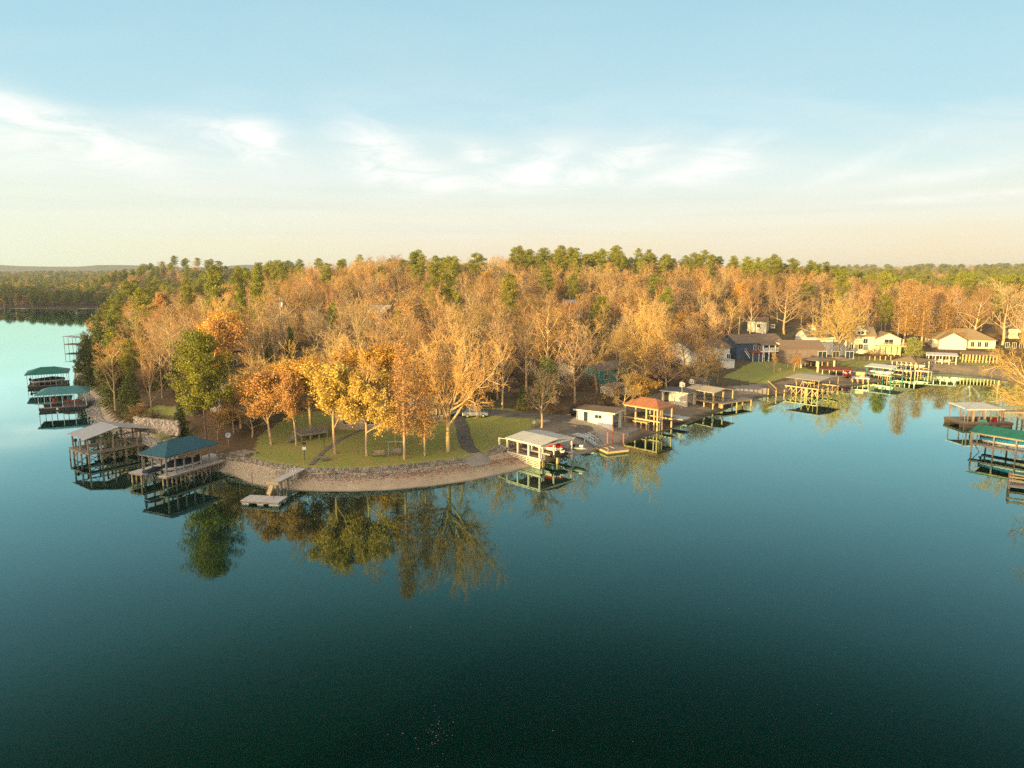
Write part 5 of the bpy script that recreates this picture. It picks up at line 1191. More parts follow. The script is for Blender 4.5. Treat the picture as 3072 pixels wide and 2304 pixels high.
def rocks(name, band, n, s0, s1, mt, dz=0.0):
    """riprap: band(i) gives a ground position"""
    r = np.random.default_rng(3); Vs = []; Fs = []; o = 0
    base = np.array([(1, 0, 0), (-1, 0, 0), (0, 1, 0), (0, -1, 0), (0, 0, 1), (0, 0, -1), (.7, .7, .5), (-.7, .7, .5), (-.7, -.7, .5), (.7, -.7, .5)])
    tri = [(0, 6, 9), (6, 4, 9), (2, 7, 6), (7, 4, 6), (1, 8, 7), (8, 4, 7), (3, 9, 8), (9, 4, 8), (0, 2, 6), (2, 1, 7), (1, 3, 8), (3, 0, 9), (0, 5, 2), (2, 5, 1), (1, 5, 3), (3, 5, 0)]
    XY = np.array([band() for _ in range(n)]); Z = H(XY[:, 0], XY[:, 1])
    for (x, y), z in zip(XY, Z):
        s = r.uniform(s0, s1); b = base * r.uniform(.7, 1.25, (10, 1)) * s * np.array([1, r.uniform(.6, 1), r.uniform(.5, .8)]); a = r.uniform(0, 6.28); c, q = math.cos(a), math.sin(a)
        v = np.stack([b[:, 0] * c - b[:, 1] * q + x, b[:, 0] * q + b[:, 1] * c + y, b[:, 2] + z + dz], 1); Vs.append(v); Fs += [(i + o, j + o, k + o) for i, j, k in tri]; o += 10
    tag(link(name, mk_mesh(name, np.concatenate(Vs), np.array(Fs), M[mt])), kind='stuff')
def band_line(pts, w, off=0.0):
    pts = [Vector(p[:2]) for p in pts]; Ls = [(b - a).length for a, b in zip(pts[:-1], pts[1:])]
    def f():
        k = random.choices(range(len(Ls)), Ls)[0]; a, b = pts[k], pts[k + 1]; d = (b - a).normalized(); n = Vector((-d.y, d.x)); n = -n if n.y > 0 else n
        p = a.lerp(b, random.random()) + n * (off + abs(random.gauss(0, w))); return (p.x, p.y)
    return f
rocks('riprap', band_line(WALL[3:], .4, .3), 900, .07, .18, 'stone_grey')
rocks('rocky_beach', band_line(WALL[:5], 2.0, .2), 900, .05, .13, 'stone')
rocks('rocky_bank', band_line([Q(160, 838, 0), Q(182, 868, 0), Q(194, 895, 0), Q(204, 918, .5), Q(262, 936, .5), Q(300, 957, .5), Q(325, 985, .5), Q(350, 1005, .5), Q(410, 1015, .5), Q(470, 1008, .5)], 1.2, -2.0), 2600, .12, .34, 'stone_grey')
rocks('riprap_right', band_line([Q(1052, 974, 1.5), Q(1130, 960, 1.5)], .6, .3), 260, .08, .22, 'stone_grey')
def litter(name, n, sampler, size, mt, lift=.03):
    XY = np.array([sampler() for _ in range(n)]); Z = np.maximum(H(XY[:, 0], XY[:, 1]), 0) + lift
    r = np.random.default_rng(9); V, Fq = quads(np.stack([XY[:, 0], XY[:, 1], Z], 1), size, r, .85); tag(link(name, mk_mesh(name, V, Fq, M[mt])), kind='stuff')
def in_poly_sampler(poly):
    a = np.array(poly); lo, hi = a.min(0), a.max(0)
    def f():
        while True:
            x, y = random.uniform(lo[0], hi[0]), random.uniform(lo[1], hi[1])
            if inpoly(poly, np.array([x]), np.array([y]))[0]: return (x, y)
    return f
litter('fallen_leaves', 5000, in_poly_sampler(LAWN_ALL), .075, 'leaf_litter')
litter('pale_fallen_leaves', 4000, in_poly_sampler(LAWN_ALL), .07, 'leaf_pale')
litter('beach_leaves', 6500, band_line([Q(640, 1032, .8), Q(760, 1034, .8), Q(900, 1026, .8), Q(1000, 1012, .8), Q(1100, 992, .8), Q(1150, 985, .8)], 1.1, -.8), .07, 'leaf_litter')
def water_bits():
    r = random.Random(4); pts = []
    for _ in range(60): p = Q(945 + r.gauss(0, 22), 1580 + r.gauss(0, 22), 0); pts.append((p.x, p.y))
    for _ in range(60): p = Q(r.uniform(500, 2100), r.uniform(1150, 1650), 0); pts.append((p.x, p.y))
    XY = np.array(pts); V, Fq = quads(np.stack([XY[:, 0], XY[:, 1], np.full(len(XY), .02)], 1), .03, np.random.default_rng(2), .95)
    tag(link('floating_leaves', mk_mesh('floating_leaves', V, Fq, M['leaf_pale'])), kind='stuff')
water_bits()

# ------------------------------------------------------------------ yard things on the point
def yard():
    p = Gp(878 * 0 + (650 + 1265 * .3843), 1200 + 445 * .3843, 3.0); 
    e = empty('bench', p, .12, 'long pale wooden bench on the lawn between the golden tree and the swing', 'bench')
    for i in range(4): MB().box(-.95, .95, -.22 + i * .12, -.12 + i * .12, .42, .46).build('seat_slat', M['wood_post'], e)
    for i in range(3): MB().box(-.95, .95, .28, .31, .55 + i * .14, .66 + i * .14).build('back_slat', M['wood_post'], e)
    for x in (-.85, .85): MB().box(x - .04, x + .04, -.2, -.12, 0, .415).box(x - .04, x + .04, .2, .275, 0, .95).each('leg', M['wood_dark'], e)
    p = Gp(650 + 1400 * .3843, 1200 + 437 * .3843, 3.0); e = empty('garden_swing', p, .04, 'grey bench swing hanging in a square metal frame on the lawn', 'swing')
    MB().bar((-1.05, 0, -.1), (-1.05, 0, 2.1), .08).bar((1.05, 0, -.1), (1.05, 0, 2.1), .08).bar((-1.09, 0, 2.14), (1.09, 0, 2.14), .08).build('frame', M['steel'], e)
    MB().box(-.75, .75, -.25, .25, .5, .55).build('seat', M['wood_grey'], e); MB().box(-.75, .75, .26, .3, .56, 1.05).build('backrest', M['wood_grey'], e)
    for x in (-.7, .7): MB().bar((x, .2, .56), (x, 0, 2.1), .02).build('chain', M['steel'], e)
    p = Gp(650 + 838 * .3843, 1200 + 470 * .3843, 3.0); e = empty('picnic_table', p, .5, 'low faded green picnic table lying on the lawn beside the gravel path', 'table')
    MB().box(-.8, .8, -.35, .35, .5, .55).build('table_top', M['wood_grey'], e); MB().box(-.8, .8, -.75, -.5, .28, .32).box(-.8, .8, .5, .75, .28, .32).build('bench_board', M['wood_grey'], e)
    for x in (-.6, .6): MB().bar((x, -.7, 0), (x, -.15, .5), .06).bar((x, .7, 0), (x, .15, .5), .06).each('leg', M['wood_grey'], e)
    p = Gp(650 + 688 * .3843, 1200 + 470 * .3843, 3.0); e = empty('yard_sign', p, 0, 'small white sign on a black lamp like post at the left of the lawn', 'sign')
    MB().tube((0, 0, 0), (0, 0, 2.3), .04, .04).build('post', M['black'], e); MB().box(-.25, .25, -.07, -.042, 1.5, 1.95).build('sign_board', M['gel_white'], e); MB().box(-.22, .22, -.15, .15, 2.3, 2.6).build('lamp_head', M['black'], e, bevel=.04)
    p = Gp(650 + 840 * .3843, 1200 + 375 * .3843, 3.0); e = empty('lamp_post', p, 0, 'short dark lamp post beside the gravel path near the wooden porch', 'lamp'); MB().tube((0, 0, 0), (0, 0, 2.4), .04, .04).build('post', M['black'], e); MB().tube((0, 0, 2.4), (0, 0, 2.65), .1, .14).build('lamp_head', M['steel'], e)
    p = Gp(107 * 0 + 180 + 1365 * .3707, 1200 + 365 * .3707, 3.0); e = empty('satellite_dish', p, .5, 'pale round dish on a short leaning post beside the leaf covered steps', 'dish')
    MB().tube((0, 0, 0), (0, -.05, 1.5), .06, .05).build('post', M['wood_post'], e)
    o = loft([[(r_ * math.cos(t), -.05 - z_, 1.6 + r_ * math.sin(t)) for t in lsp(0, 2 * math.pi * 13 / 14, 14)] for r_, z_ in ((.04, .0), (.25, .04), (.45, .12), (.44, .15), (.25, .07), (.04, .02))]).build('dish', M['aluminium'], e, True)
    for n, (u, v, w_) in enumerate(((540 + 0, 977, 3), (527, 983, 3), (515, 990, 3.2))):
        p = Q(u, v, 2.0 - .3 * n); o = MB().box(-w_ / 2, w_ / 2, -.25, .25, -.5, .15).build('timber_step', M['wood_grey']); o.location = (p.x, p.y, H(p.x, p.y) + .05); o.rotation_euler = (0, 0, -.5); tag(o, ('topmost', 'middle', 'lowest')[n] + ' of three grey timber steps at the left corner of the lawn', 'step', 'timber steps at the lawn corner')
    # porch cabin behind the golden trees
    g = Gp(650 + 700 * .3843, 1200 + 360 * .3843, 3.0)
    A = Gp(905, 1326, 3.0); B = Gp(985, 1312, 3.0)
    fr = Frame(A, B, 'porch_deck', 'raised wooden porch deck with railing and steps under the orange leaved tree', 'deck'); L = fr.L; z = H(A.x, A.y); fr.e.location.z = z; fr.z = z
    deck(fr, 0, L, 0, 4, 1.2, .25, 'wood_grey', fascia='wood_grey'); railing(fr, (.1, .1), (L, .1), 1.2, .9, 'wood_grey', .15); posts(fr, grid(lsp(.1, L - .1, 4), (.15, 3.8)), -.6, .9, .15, M['wood_grey'])
    for k in range(5): MB().box(-2.0 + .28 * k, -1.7 + .28 * k, .3, 1.8, .2 * k + .1, .2 * k + .2).build('step', M['wood_grey'], fr.e)
    house(Gp(1006, 1290, 3.0), Gp(1175, 1290, 3.0), 7, 2.6, 'low pale cabin with grey white walls half hidden behind the golden trees', 'gable', 1.5, 'siding_tan', 'shingle_grey', wins=(('f', 2, .9, 1.2, 1.1), ('f', 6, .9, 1.4, 1.1), ('f', 10, 0, 1, 2.1, dict(name='door'))), name='cabin', cat='cabin')
    house(Gp(1240, 1270, 3.0), Gp(1330, 1262, 3.0), 6, 2.6, 'small grey cabin behind the feathery orange cypress', 'gable', 1.4, 'siding_tan', 'shingle_grey', wins=(('f', 2, .9, 1.2, 1.1), ('f', 5, .9, 1.2, 1.1)), name='cabin', cat='cabin')
    for n, (u, v, rz, pt, kd, lb) in enumerate(((1340, 1247, .25, 'car_silver', 'sedan', 'silver car parked behind the big spreading oak, left of its trunk'), (1425, 1250, .1, 'car_silver', 'suv', 'grey vehicle parked behind the big spreading oak, right of its trunk'), (1400, 1225, .2, 'car_blue', 'sedan', 'dark blue car in the second row behind the big spreading oak'), (1295, 1228, .3, 'car_white', 'suv', 'white van like car parked farthest left behind the spreading oak'))):
        p = Gp(u, v, 3.0); car(p, rz, lb, pt, kind=kd)
    p = Gp(1000 + 785 * .3616, 850 + 1085 * .3616, 3.0); o = MB().box(-.35, .35, -.25, .25, .5, .95).bar((-.3, -.2, 0), (-.3, -.2, .5), .05).bar((.3, -.2, 0), (.3, -.2, .5), .05).bar((-.3, .2, 0), (-.3, .2, .5), .05).bar((.3, .2, 0), (.3, .2, .5), .05).tube((-.35, 0, .95), (.35, 0, .95), .25, .25).build('grill', M['black']); o.location = p; tag(o, 'black barbecue grill standing on the drive behind the thin bare trunk', 'grill')
    p = Gp(1450 + 515 * .2939, 1100 + 630 * .2939, 3.0); e = empty('mailbox', p, .2, 'small pale utility box on a post behind the white post dock', 'box'); MB().box(-.06, .06, -.06, .06, 0, .8).build('post', M['wood_post'], e); MB().box(-.2, .2, -.15, .15, .8, 1.3).build('box', M['paint_white'], e)
yard()
# ------------------------------------------------------------------ houses
def houses():
    W = dict(pane='glass')
    # left hillside
    A = at_depth(418 * 1.3888, 1045, 165, 3.0); B = at_depth(518 * 1.3888, 1045, 172, 3.0)
    fr = house(A, B, 9, 4.4, 'long brown walled house with low roof on the left hillside above the round pine', 'flat', .1, 'siding_brown', 'shingle_brown', z=H(A.x, A.y) + .0, wins=(('f', 3, 1.0, 1.2, 1.2), ('f', 9, 1.0, 1.6, 1.2)), over=.9)
    MB().box(-.75, -.55, -.75, -.55, -1.5, 4.4).build('porch_post', M['paint_white'], fr.e)
    A = at_depth(660, 985, 215, 3.0); B = at_depth(712, 985, 212, 3.0)
    house(A, B, 8, 5.5, 'pale sunlit house with grey upper wall behind the brown walled hillside house', 'gable', 2, 'paint_cream', 'shingle_grey', z=H(A.x, A.y), wins=(('f', 5.5, 3.2, 1, 1.2), ('f', 8.5, 3.2, 1, 1.2), ('f', 3, .8, 1.2, 1.4)))
    A = at_depth(800, 965, 235, 3.0); B = at_depth(872, 965, 235, 3.0)
    house(A, B, 8, 3.2, 'tan house with dark roof beyond the wooden utility pole', 'gable', 2, 'siding_tan', 'shingle_grey', z=H(A.x, A.y), wins=(('f', 3, .8, 1.2, 1.2), ('f', 8, .8, 1.2, 1.2)))
    A = at_depth(1095, 960, 225, 3.0); B = at_depth(1150, 960, 222, 3.0)
    house(A, B, 9, 3.4, 'house with pale green gable roof deep in the bare woods', 'gable', 2.4, 'siding_tan', 'metal_tan', z=H(A.x, A.y) + 1, wins=(('f', 3, .8, 1.2, 1.2), ('f', 7, .8, 1.2, 1.2)))
    A = at_depth(1700, 935, 270, 3.0); B = at_depth(1748, 935, 270, 3.0)
    house(A, B, 9, 3.2, 'small pale blue roofed house high in the middle of the bare woods', 'gable', 2, 'siding_white', 'metal_grey', z=H(A.x, A.y) + 1, wins=(('f', 3, .8, 1.2, 1.2), ('f', 8, .8, 1.2, 1.2)))
    # behind the point
    A = Gp(630, 1238, 3.0); B = Gp(690, 1236, 3.0)
    house(A, B, 7, 2.8, 'small pale blue roofed cottage behind the round pine', 'gable', 1.6, 'siding_white', 'metal_grey', wins=(('f', 3, .8, 1.2, 1.2), ('f', 6, .8, 1.0, 1.2)), name='cottage', cat='cottage')
    A = Gp(715, 1205, 3.0); B = Gp(775, 1200, 3.0)
    house(A, B, 7, 2.8, 'cream cottage peeping through rusty trees right of the round pine', 'gable', 1.6, 'paint_cream', 'shingle_tan', wins=(('f', 3, .8, 1.2, 1.2), ('f', 6, .8, 1.0, 1.2)), name='cottage', cat='cottage')
    A = Gp(1660, 1155, 3.0); B = Gp(1722, 1160, 3.0)
    house(A, B, 8, 4.0, 'house with sunlit cream gable end in the brush above the white boathouse', 'gable', 1.5, 'paint_cream', 'shingle_brown', ridge='y', wins=(('f', 2, .9, 1.2, 1.2),))
    A = Gp(1850, 1190, 3.0); B = Gp(1908, 1182, 3.0)
    fr = house(A, B, 5, 1.9, 'white walled raised terrace with railing above the orange roofed dock', 'flat', .02, 'siding_white', 'wood_grey', over=.2, name='terrace', cat='terrace'); railing(fr, (0, 0), (fr.L, 0), 2.1, .9, 'paint_white', .2)
    A = Gp(1815, 1172, 3.0); B = Gp(1900, 1163, 3.0); A.y += 10; B.y += 10
    house(A, B, 7, 3, 'dark green house behind the white railed terrace', 'gable', 1.6, 'teal_paint', 'shingle_grey', wins=(('f', 2, .8, 1.2, 1.2), ('f', 6, .8, 1.2, 1.2)))
    A = Gp(1935, 1152, 3.0); B = Gp(2000, 1148, 3.0)
    house(A, B, 7, 3.2, 'shaded grey cottage with pale porch posts in the thick brush', 'gable', 1.8, 'siding_brown', 'shingle_grey', wins=(('f', 2, .6, 1.0, 1.8), ('f', 4.4, .6, 1.0, 1.8), ('f', 7, .6, 1.0, 1.8)), name='cottage', cat='cottage')
    A = Gp(2070, 1100, 3.0); B = Gp(2188, 1088, 3.0)
    house(A, B, 10, 4.6, 'long white house with brown roof shaded by branches, left of the navy house', 'gable', 2, 'siding_white', 'shingle_brown', wins=(('f', 4, 1.2, 1.4, 1.3), ('f', 9, 1.2, 1.4, 1.3), ('f', 15, 1.2, 1.4, 1.3)))
    # navy house with white balcony
    A = Gp(2208, 1082, 3.0); B = Gp(2345, 1080, 3.0); z = H(A.x, A.y)
    fr = house(A, B, 9, 5.2, 'navy blue house with white two level balcony and brown roof', 'gable', 2.2, 'siding_blue', 'shingle_brown', z=z, wins=(('f', 6.2, 3.1, 1.0, 1.3), ('f', 7.9, 3.1, 1.0, 1.3), ('f', 16, 3.0, 1.2, 1.6), ('f', 18.2, 3.0, 1.2, 1.6), ('f', 21, 3.0, 1.4, 1.6), ('f', 17, .7, 1.2, 1.2), ('f', 20, .7, 1.2, 1.2), ('f', 22.8, .7, 1.2, 1.2)))
    L = fr.L; x0 = L * .46
    MB().box(x0, L, -2.6, -.01, 2.55, 2.8).build('balcony_floor', M['white_trim'], fr.e); railing(fr, (x0, -2.55), (L, -2.55), 2.8, 1.0, 'white_trim', .12); posts(fr, [(x, -2.5) for x in lsp(x0 + .1, L - .1, 5)], -.5, 4.6, .22, M['white_trim'])
    roof_mb(x0 - .3, L * .78, -3.1, 0, 4.75, 5.4, 'flat', .12).build('porch_roof', M['shingle_brown'], fr.e); MB().slab([(L * .78, -3.1, 4.85), (L * .9, -3.1, 5.9), (L * .9, -.0, 5.9), (L * .78, 0, 4.85)], .15).slab([(L * .9, -3.1, 5.9), (L + .4, -3.1, 4.85), (L + .4, 0, 4.85), (L * .9, 0, 5.9)], .15).build('balcony_gable', M['white_trim'], fr.e)
    MB().box(L * .25, L * .5, -2.4, -.01, -.5, 2.3).build('lean_to', M['siding_blue'], fr.e); roof_mb(L * .24, L * .52, -2.7, -.02, 2.45, 2.9, 'flat', .1).build('lean_to_roof', M['roof_red'], fr.e); posts(fr, [(L * .38, -2.6), (L * .5, -2.6), (L * .25, -2.6)], -.5, 2.3, .12, M['paint_white'])
    MB().bar((L * .14, -1, 2.9), (L * .26, -1.0, .6), .2).bar((L * .14, -1, 3.7), (L * .26, -1.0, 1.5), .08).build('stair', M['paint_white'], fr.e)
    # brown house and grey house with white chimney
    A = Gp(2352, 1092, 3.0); B = Gp(2470, 1094, 3.0); z = H(A.x, A.y)
    fr = house(A, B, 9, 4.4, 'brown brick house with broad brown roof and glazed lakeside porch', 'gable', 2.2, 'siding_brown', 'shingle_brown', z=z, wins=(('f', 11, 1.6, 2.4, 2.0), ('f', 15, 1.6, 1.8, 2.0, dict(frame='wood_new')), ('f', 19, 1.6, 2.2, 2.0)))
    L = fr.L; MB().box(L * .42, L, -3, -.02, 1.0, 1.2).build('porch_floor', M['wood_dark'], fr.e); posts(fr, [(x, -2.9) for x in lsp(L * .43, L - .1, 5)], -1, 1.0, .2, M['wood_new']); railing(fr, (L * .43, -2.9), (L, -2.9), 1.2, .9, 'wood_dark', .3)
    A = at_depth(2420, 1075, 226, 3.0); B = at_depth(2532, 1075, 226, 3.0)
    fr = house(A, B, 10, 5.0, 'low house with dark shingle roof, white eaves and white chimney', 'gable', 2.4, 'paint_white', 'shingle_grey', z=H(A.x, A.y) + .6, chimney=(3.4, 4.2, .9), wins=(('f', 14, 1, 1.4, 1.6), ('f', 17, 1, 1.4, 1.6)))
    L = fr.L; posts(fr, [(L * .62, -.9), (L * .74, -.9), (L * .86, -.9), (L * .98, -.9)], -2, 4.8, .35, M['paint_white']); MB().box(L * .6, L, -1.1, -.7, 4.5, 4.9).build('porch_beam', M['paint_white'], fr.e)
    # yellow house
    A = Gp(2520, 1058, 3.0); B = Gp(2622, 1062, 3.0); z = H(A.x, A.y)
    fr = house(A, B, 9, 5.6, 'tall cream yellow house with orange brown roof, dormer and gabled porch wing', 'gable', 2.9, 'siding_yellow', 'shingle_tan', z=z, wins=(('f', 7.5, 3.2, 1.3, 1.5), ('f', 12.5, 3.2, 1.3, 1.5), ('f', 16.6, 3.2, 1.1, 1.4), ('f', 11.5, .2, 2.0, 2.2, dict(pane='wood_grey', name='door')), ('r', 3.5, 3.6, 1.2, 1.2)))
    L = fr.L
    d = MB().box(L * .58 - 1.6, L * .58 + 1.6, .3, 4, 5.5, 7.3); d.raw([(L * .58 - 1.6, .3, 7.3), (L * .58 + 1.6, .3, 7.3), (L * .58, .3, 8.3)], [(0, 1, 2)]); do = d.build('dormer', M['siding_yellow'], fr.e)
    MB().slab([(L * .58 - 2.2, .0, 7.15), (L * .58, .0, 8.6), (L * .58, 5, 8.6), (L * .58 - 2.2, 5, 7.15)], .14).slab([(L * .58, 0, 8.6), (L * .58 + 2.2, 0, 7.15), (L * .58 + 2.2, 5, 7.15), (L * .58, 5, 8.6)], .14).build('dormer_roof', M['paint_cream'], do)
    for x in (-.55, .55): MB().box(L * .58 + x - .35, L * .58 + x + .35, .25, .297, 6.2, 7.0).build('dormer_window', M['glass'], do)
    p1 = fr.w(L + .1, -.8); p2 = fr.w(L + 7.5, -.8)
    f2 = house(p1, p2, 8, 4.9, 'gabled screened porch wing with timber deck at the right end of the yellow house', 'gable', 2.0, 'siding_yellow', 'shingle_tan', z=z, ridge='y', wins=(('f', 3.8, 3.1, 2.6, 1.6), ), name='porch_wing', cat='porch')
    MB().box(-.5, 8.4, -3.4, -.02, 2.6, 2.85).build('deck', M['wood_new'], f2.e); railing(f2, (-.5, -3.35), (8.3, -3.35), 2.85, 1, 'wood_new', .2); posts(f2, [(x, -3.2) for x in lsp(-.4, 8.2, 6)], -1.2, 2.55, .22, M['wood_new'])
    posts(f2, [(7.8, -1.0)], 2.86, 4.8, .3, M['paint_white'])
    # right tan house
    A = Gp(2795, 1042, 3.0); B = Gp(2985, 1046, 3.0); z = H(A.x, A.y)
    fr = house(A, B, 12, 2.8, 'long pale ranch house with tan hip roofs and arched windows at the right', 'hip', 3.4, 'siding_yellow', 'shingle_tan', z=z, chimney=(30, 6.5, -.2), wins=tuple(('f', x, .6, 1.0, 1.7) for x in (12, 14, 16, 22, 24, 26, 30, 32, 34)))
    L = fr.L
    f2 = house(fr.w(1.5, -3.2), fr.w(9.5, -3.2), 5, 2.9, 'front gable wing of the long pale ranch house', 'gable', 2.6, 'siding_yellow', 'shingle_tan', z=z, ridge='y', name='gable_wing', cat='house wing')
    A = at_depth(3015, 1040, 250, 3.0); B = at_depth(3072, 1040, 248, 3.0); house(A, B, 9, 3.4, 'pale sunlit house among trees at the right edge, beyond the ranch house', 'gable', 2, 'siding_yellow', 'shingle_tan', z=H(A.x, A.y), wins=(('f', 4, .8, 1.2, 1.4), ('f', 9, .8, 1.2, 1.4)))
    A = at_depth(2243, 958, 265, 3.0); B = at_depth(2300, 958, 262, 3.0); house(A, B, 8, 3.4, 'pale house with sunlit end wall on the slope above the dark field', 'gable', 1.3, 'paint_cream', 'shingle_brown', z=H(A.x, A.y) + .3, wins=(('f', 4, 1.2, 1.2, 1.2), ('f', 9, 1.2, 1.2, 1.2)))
    p = at_depth(2352, 1036, 232, 3.0); car((p.x, p.y, H(p.x, p.y)), .1, 'silver blue car parked behind the navy house roof', 'car_silver')
    p = at_depth(2270, 985, 255, 3.0); car((p.x, p.y, H(p.x, p.y)), 2.0, 'dark car parked below the white hillside house', 'car_blue')
    p = at_depth(858, 938, 240, 3.0); car((p.x, p.y, H(p.x, p.y)), .3, 'white car parked near the tan house beyond the utility pole', 'car_white')
    # fence and yard posts before the navy house
    n = 0
    for a, b, lb in (((2265, 1100), (2395, 1106), 'thin wire fence with pale stakes across the shaded lawn'), ((2300, 1108), (2342, 1117), 'short sunlit picket run on the shaded lawn')):
        A = Gp(*a, 3.0); B = Gp(*b, 3.0); fr = Frame(A, B, 'wire_fence', lb, 'fence'); 
        for x in lsp(0, fr.L, 9): q = fr.w(x, 0); MB().box(x - .05, x + .05, -.05, .05, H(q.x, q.y) - .2, H(q.x, q.y) + 1.2).build('stake', M['wood_post'], fr.e)
        a0, b0 = fr.w(0, 0), fr.w(fr.L, 0); MB().bar((0, 0, H(a0.x, a0.y) + 1.1), (fr.L, 0, H(b0.x, b0.y) + 1.1), .025).bar((0, 0, H(a0.x, a0.y) + .6), (fr.L, 0, H(b0.x, b0.y) + .6), .025).build('wire', M['steel'], fr.e)
    A = Gp(2560, 1082, 3.0); B = Gp(2672, 1080, 3.0); fr = Frame(A, B, 'rail_fence', 'sunlit timber rail fence below the yellow house', 'fence')
    for x in lsp(0, fr.L, 8): q = fr.w(x, 0); MB().box(x - .1, x + .1, -.1, .1, H(q.x, q.y) - .2, H(q.x, q.y) + 1.3).build('stake', M['wood_new'], fr.e)
    # utility shed
    A = Gp(2182, 1106, 3.0); B = Gp(2203, 1104, 3.0); house(A, B, 3, 2.1, 'tiny white lattice sided garden shed at the left of the shaded lawn', 'flat', .2, 'siding_white', 'metal_grey', over=.1, name='garden_shed', cat='shed')
    # long low planter deck on the beach in front of the navy house
    A = P(2216, 1166, 1.6); B = P(2300, 1160, 1.9); fr = Frame(A, B, 'sea_wall', 'long low concrete wall and patio on the mud bank below the shaded lawn', 'wall'); MB().box(0, fr.L, 0, 4.5, -.5, 1.5).build('wall', M['concrete'], fr.e)
    A = P(2303, 1160, 2.0); B = P(2330, 1166, 2.0); fr = Frame(A, B, 'stair', 'slanting timber stair and ramp at the end of the low concrete wall', 'stair'); MB().slab([(0, 0, 2.6), (fr.L, 0, 1.0), (fr.L, 2.5, 1.0), (0, 2.5, 2.6)], .15).build('ramp_deck', M['wood_dark'], fr.e); posts(fr, grid((.2, fr.L - .2), (.1, 2.4)), -.2, 1.6, .2, M['wood_new']); MB().bar((0, 0, 3.4), (fr.L, 0, 1.9), .1).build('handrail', M['wood_new'], fr.e)
    p = P(2237, 1204, .1); boat((p.x, p.y, -.1), .2, 3.2, 'small sunlit yellow skiff floating by the mud bank', 'wood_new', None, False, 1.3, deep=.5)
    p = P(2206 + 50, 1163, 1.0); boat((p.x - 3, p.y - 3, H(p.x - 3, p.y - 3) + .1), .1, 3.6, 'upturned looking orange canoe on the mud by the low concrete wall', 'orange_plastic', None, False, 1.0, deep=.4)
houses()
def poles():
    tops = []
    for n, (u, vb, vt, lb, tr) in enumerate(((840 * 1.0, 1040, 890, 'wooden utility pole with grey transformer on the left hillside', True), (1000 * .0 + 819, 1015, 958, 'shorter wooden pole left of the transformer pole', False), (2219, 1023, 948, 'thin utility pole in shadow left of the dark field', False), (2647, 985, 945, 'utility pole with transformer among bare trees above the yellow house', True), (2468, 1015, 960, 'thin pole rising behind the big gold oak in the cove', False), (2697, 1016, 965, 'short sunlit pole right of the yellow house', False))):
        D = {0: 150, 1: 152, 2: 235, 3: 262, 4: 240, 5: 236}[n]; t = at_depth(u, vt, D, 3.0); z = H(t.x, t.y)
        e = empty('utility_pole', (t.x, t.y, z), .2, lb, 'pole', 'utility poles'); h = max(t.z - z, 4)
        MB().tube((0, 0, -.3), (0, 0, h), .16, .11).build('pole', M['wood_post'], e)
        if n in (0, 2, 3): MB().bar((-1.1, 0, h - .5), (1.1, 0, h - .5), .12).build('crossarm', M['wood_post'], e)
        if tr: MB().tube((.4, 0, h - 2.2), (.4, 0, h - 1.2), .28, .28, 10).build('transformer', M['steel'], e)
        tops.append(Vector((t.x, t.y, z + h - .3)))
    def wire(a, b, sag, label, r=.02):
        pts = [a.lerp(b, i / 16) - Vector((0, 0, sag * 4 * (i / 16) * (1 - i / 16))) for i in range(17)]
        o = MB().path(pts, r, 4).build('power_line', M['steel']); tag(o, label, 'power line', 'power lines')
    wire(tops[2], at_depth(2440, 1012, 230, 3.0), .6, 'thin power line sloping over the dark field', .025)
    a, b = at_depth(2340, 1066, 190, 3.0), at_depth(3090, 1098, 178, 3.0)
    wire(a, b, .9, 'long pale power line sagging across the whole sunlit cove', .035)
    a, b = at_depth(2200, 1024, 205, 3.0), at_depth(2620, 1050, 200, 3.0)
    wire(a, b, .5, 'thin power line passing just above the navy house roof', .025)
    wire(tops[0], tops[1] - Vector((0, 0, .5)), .4, 'short power line between the two left hillside poles')
    wire(tops[0] - Vector((0, 0, 2)), at_depth(860, 1010, 135, 3.0), 1.0, 'power line dropping to the right from the left hillside pole')
poles()
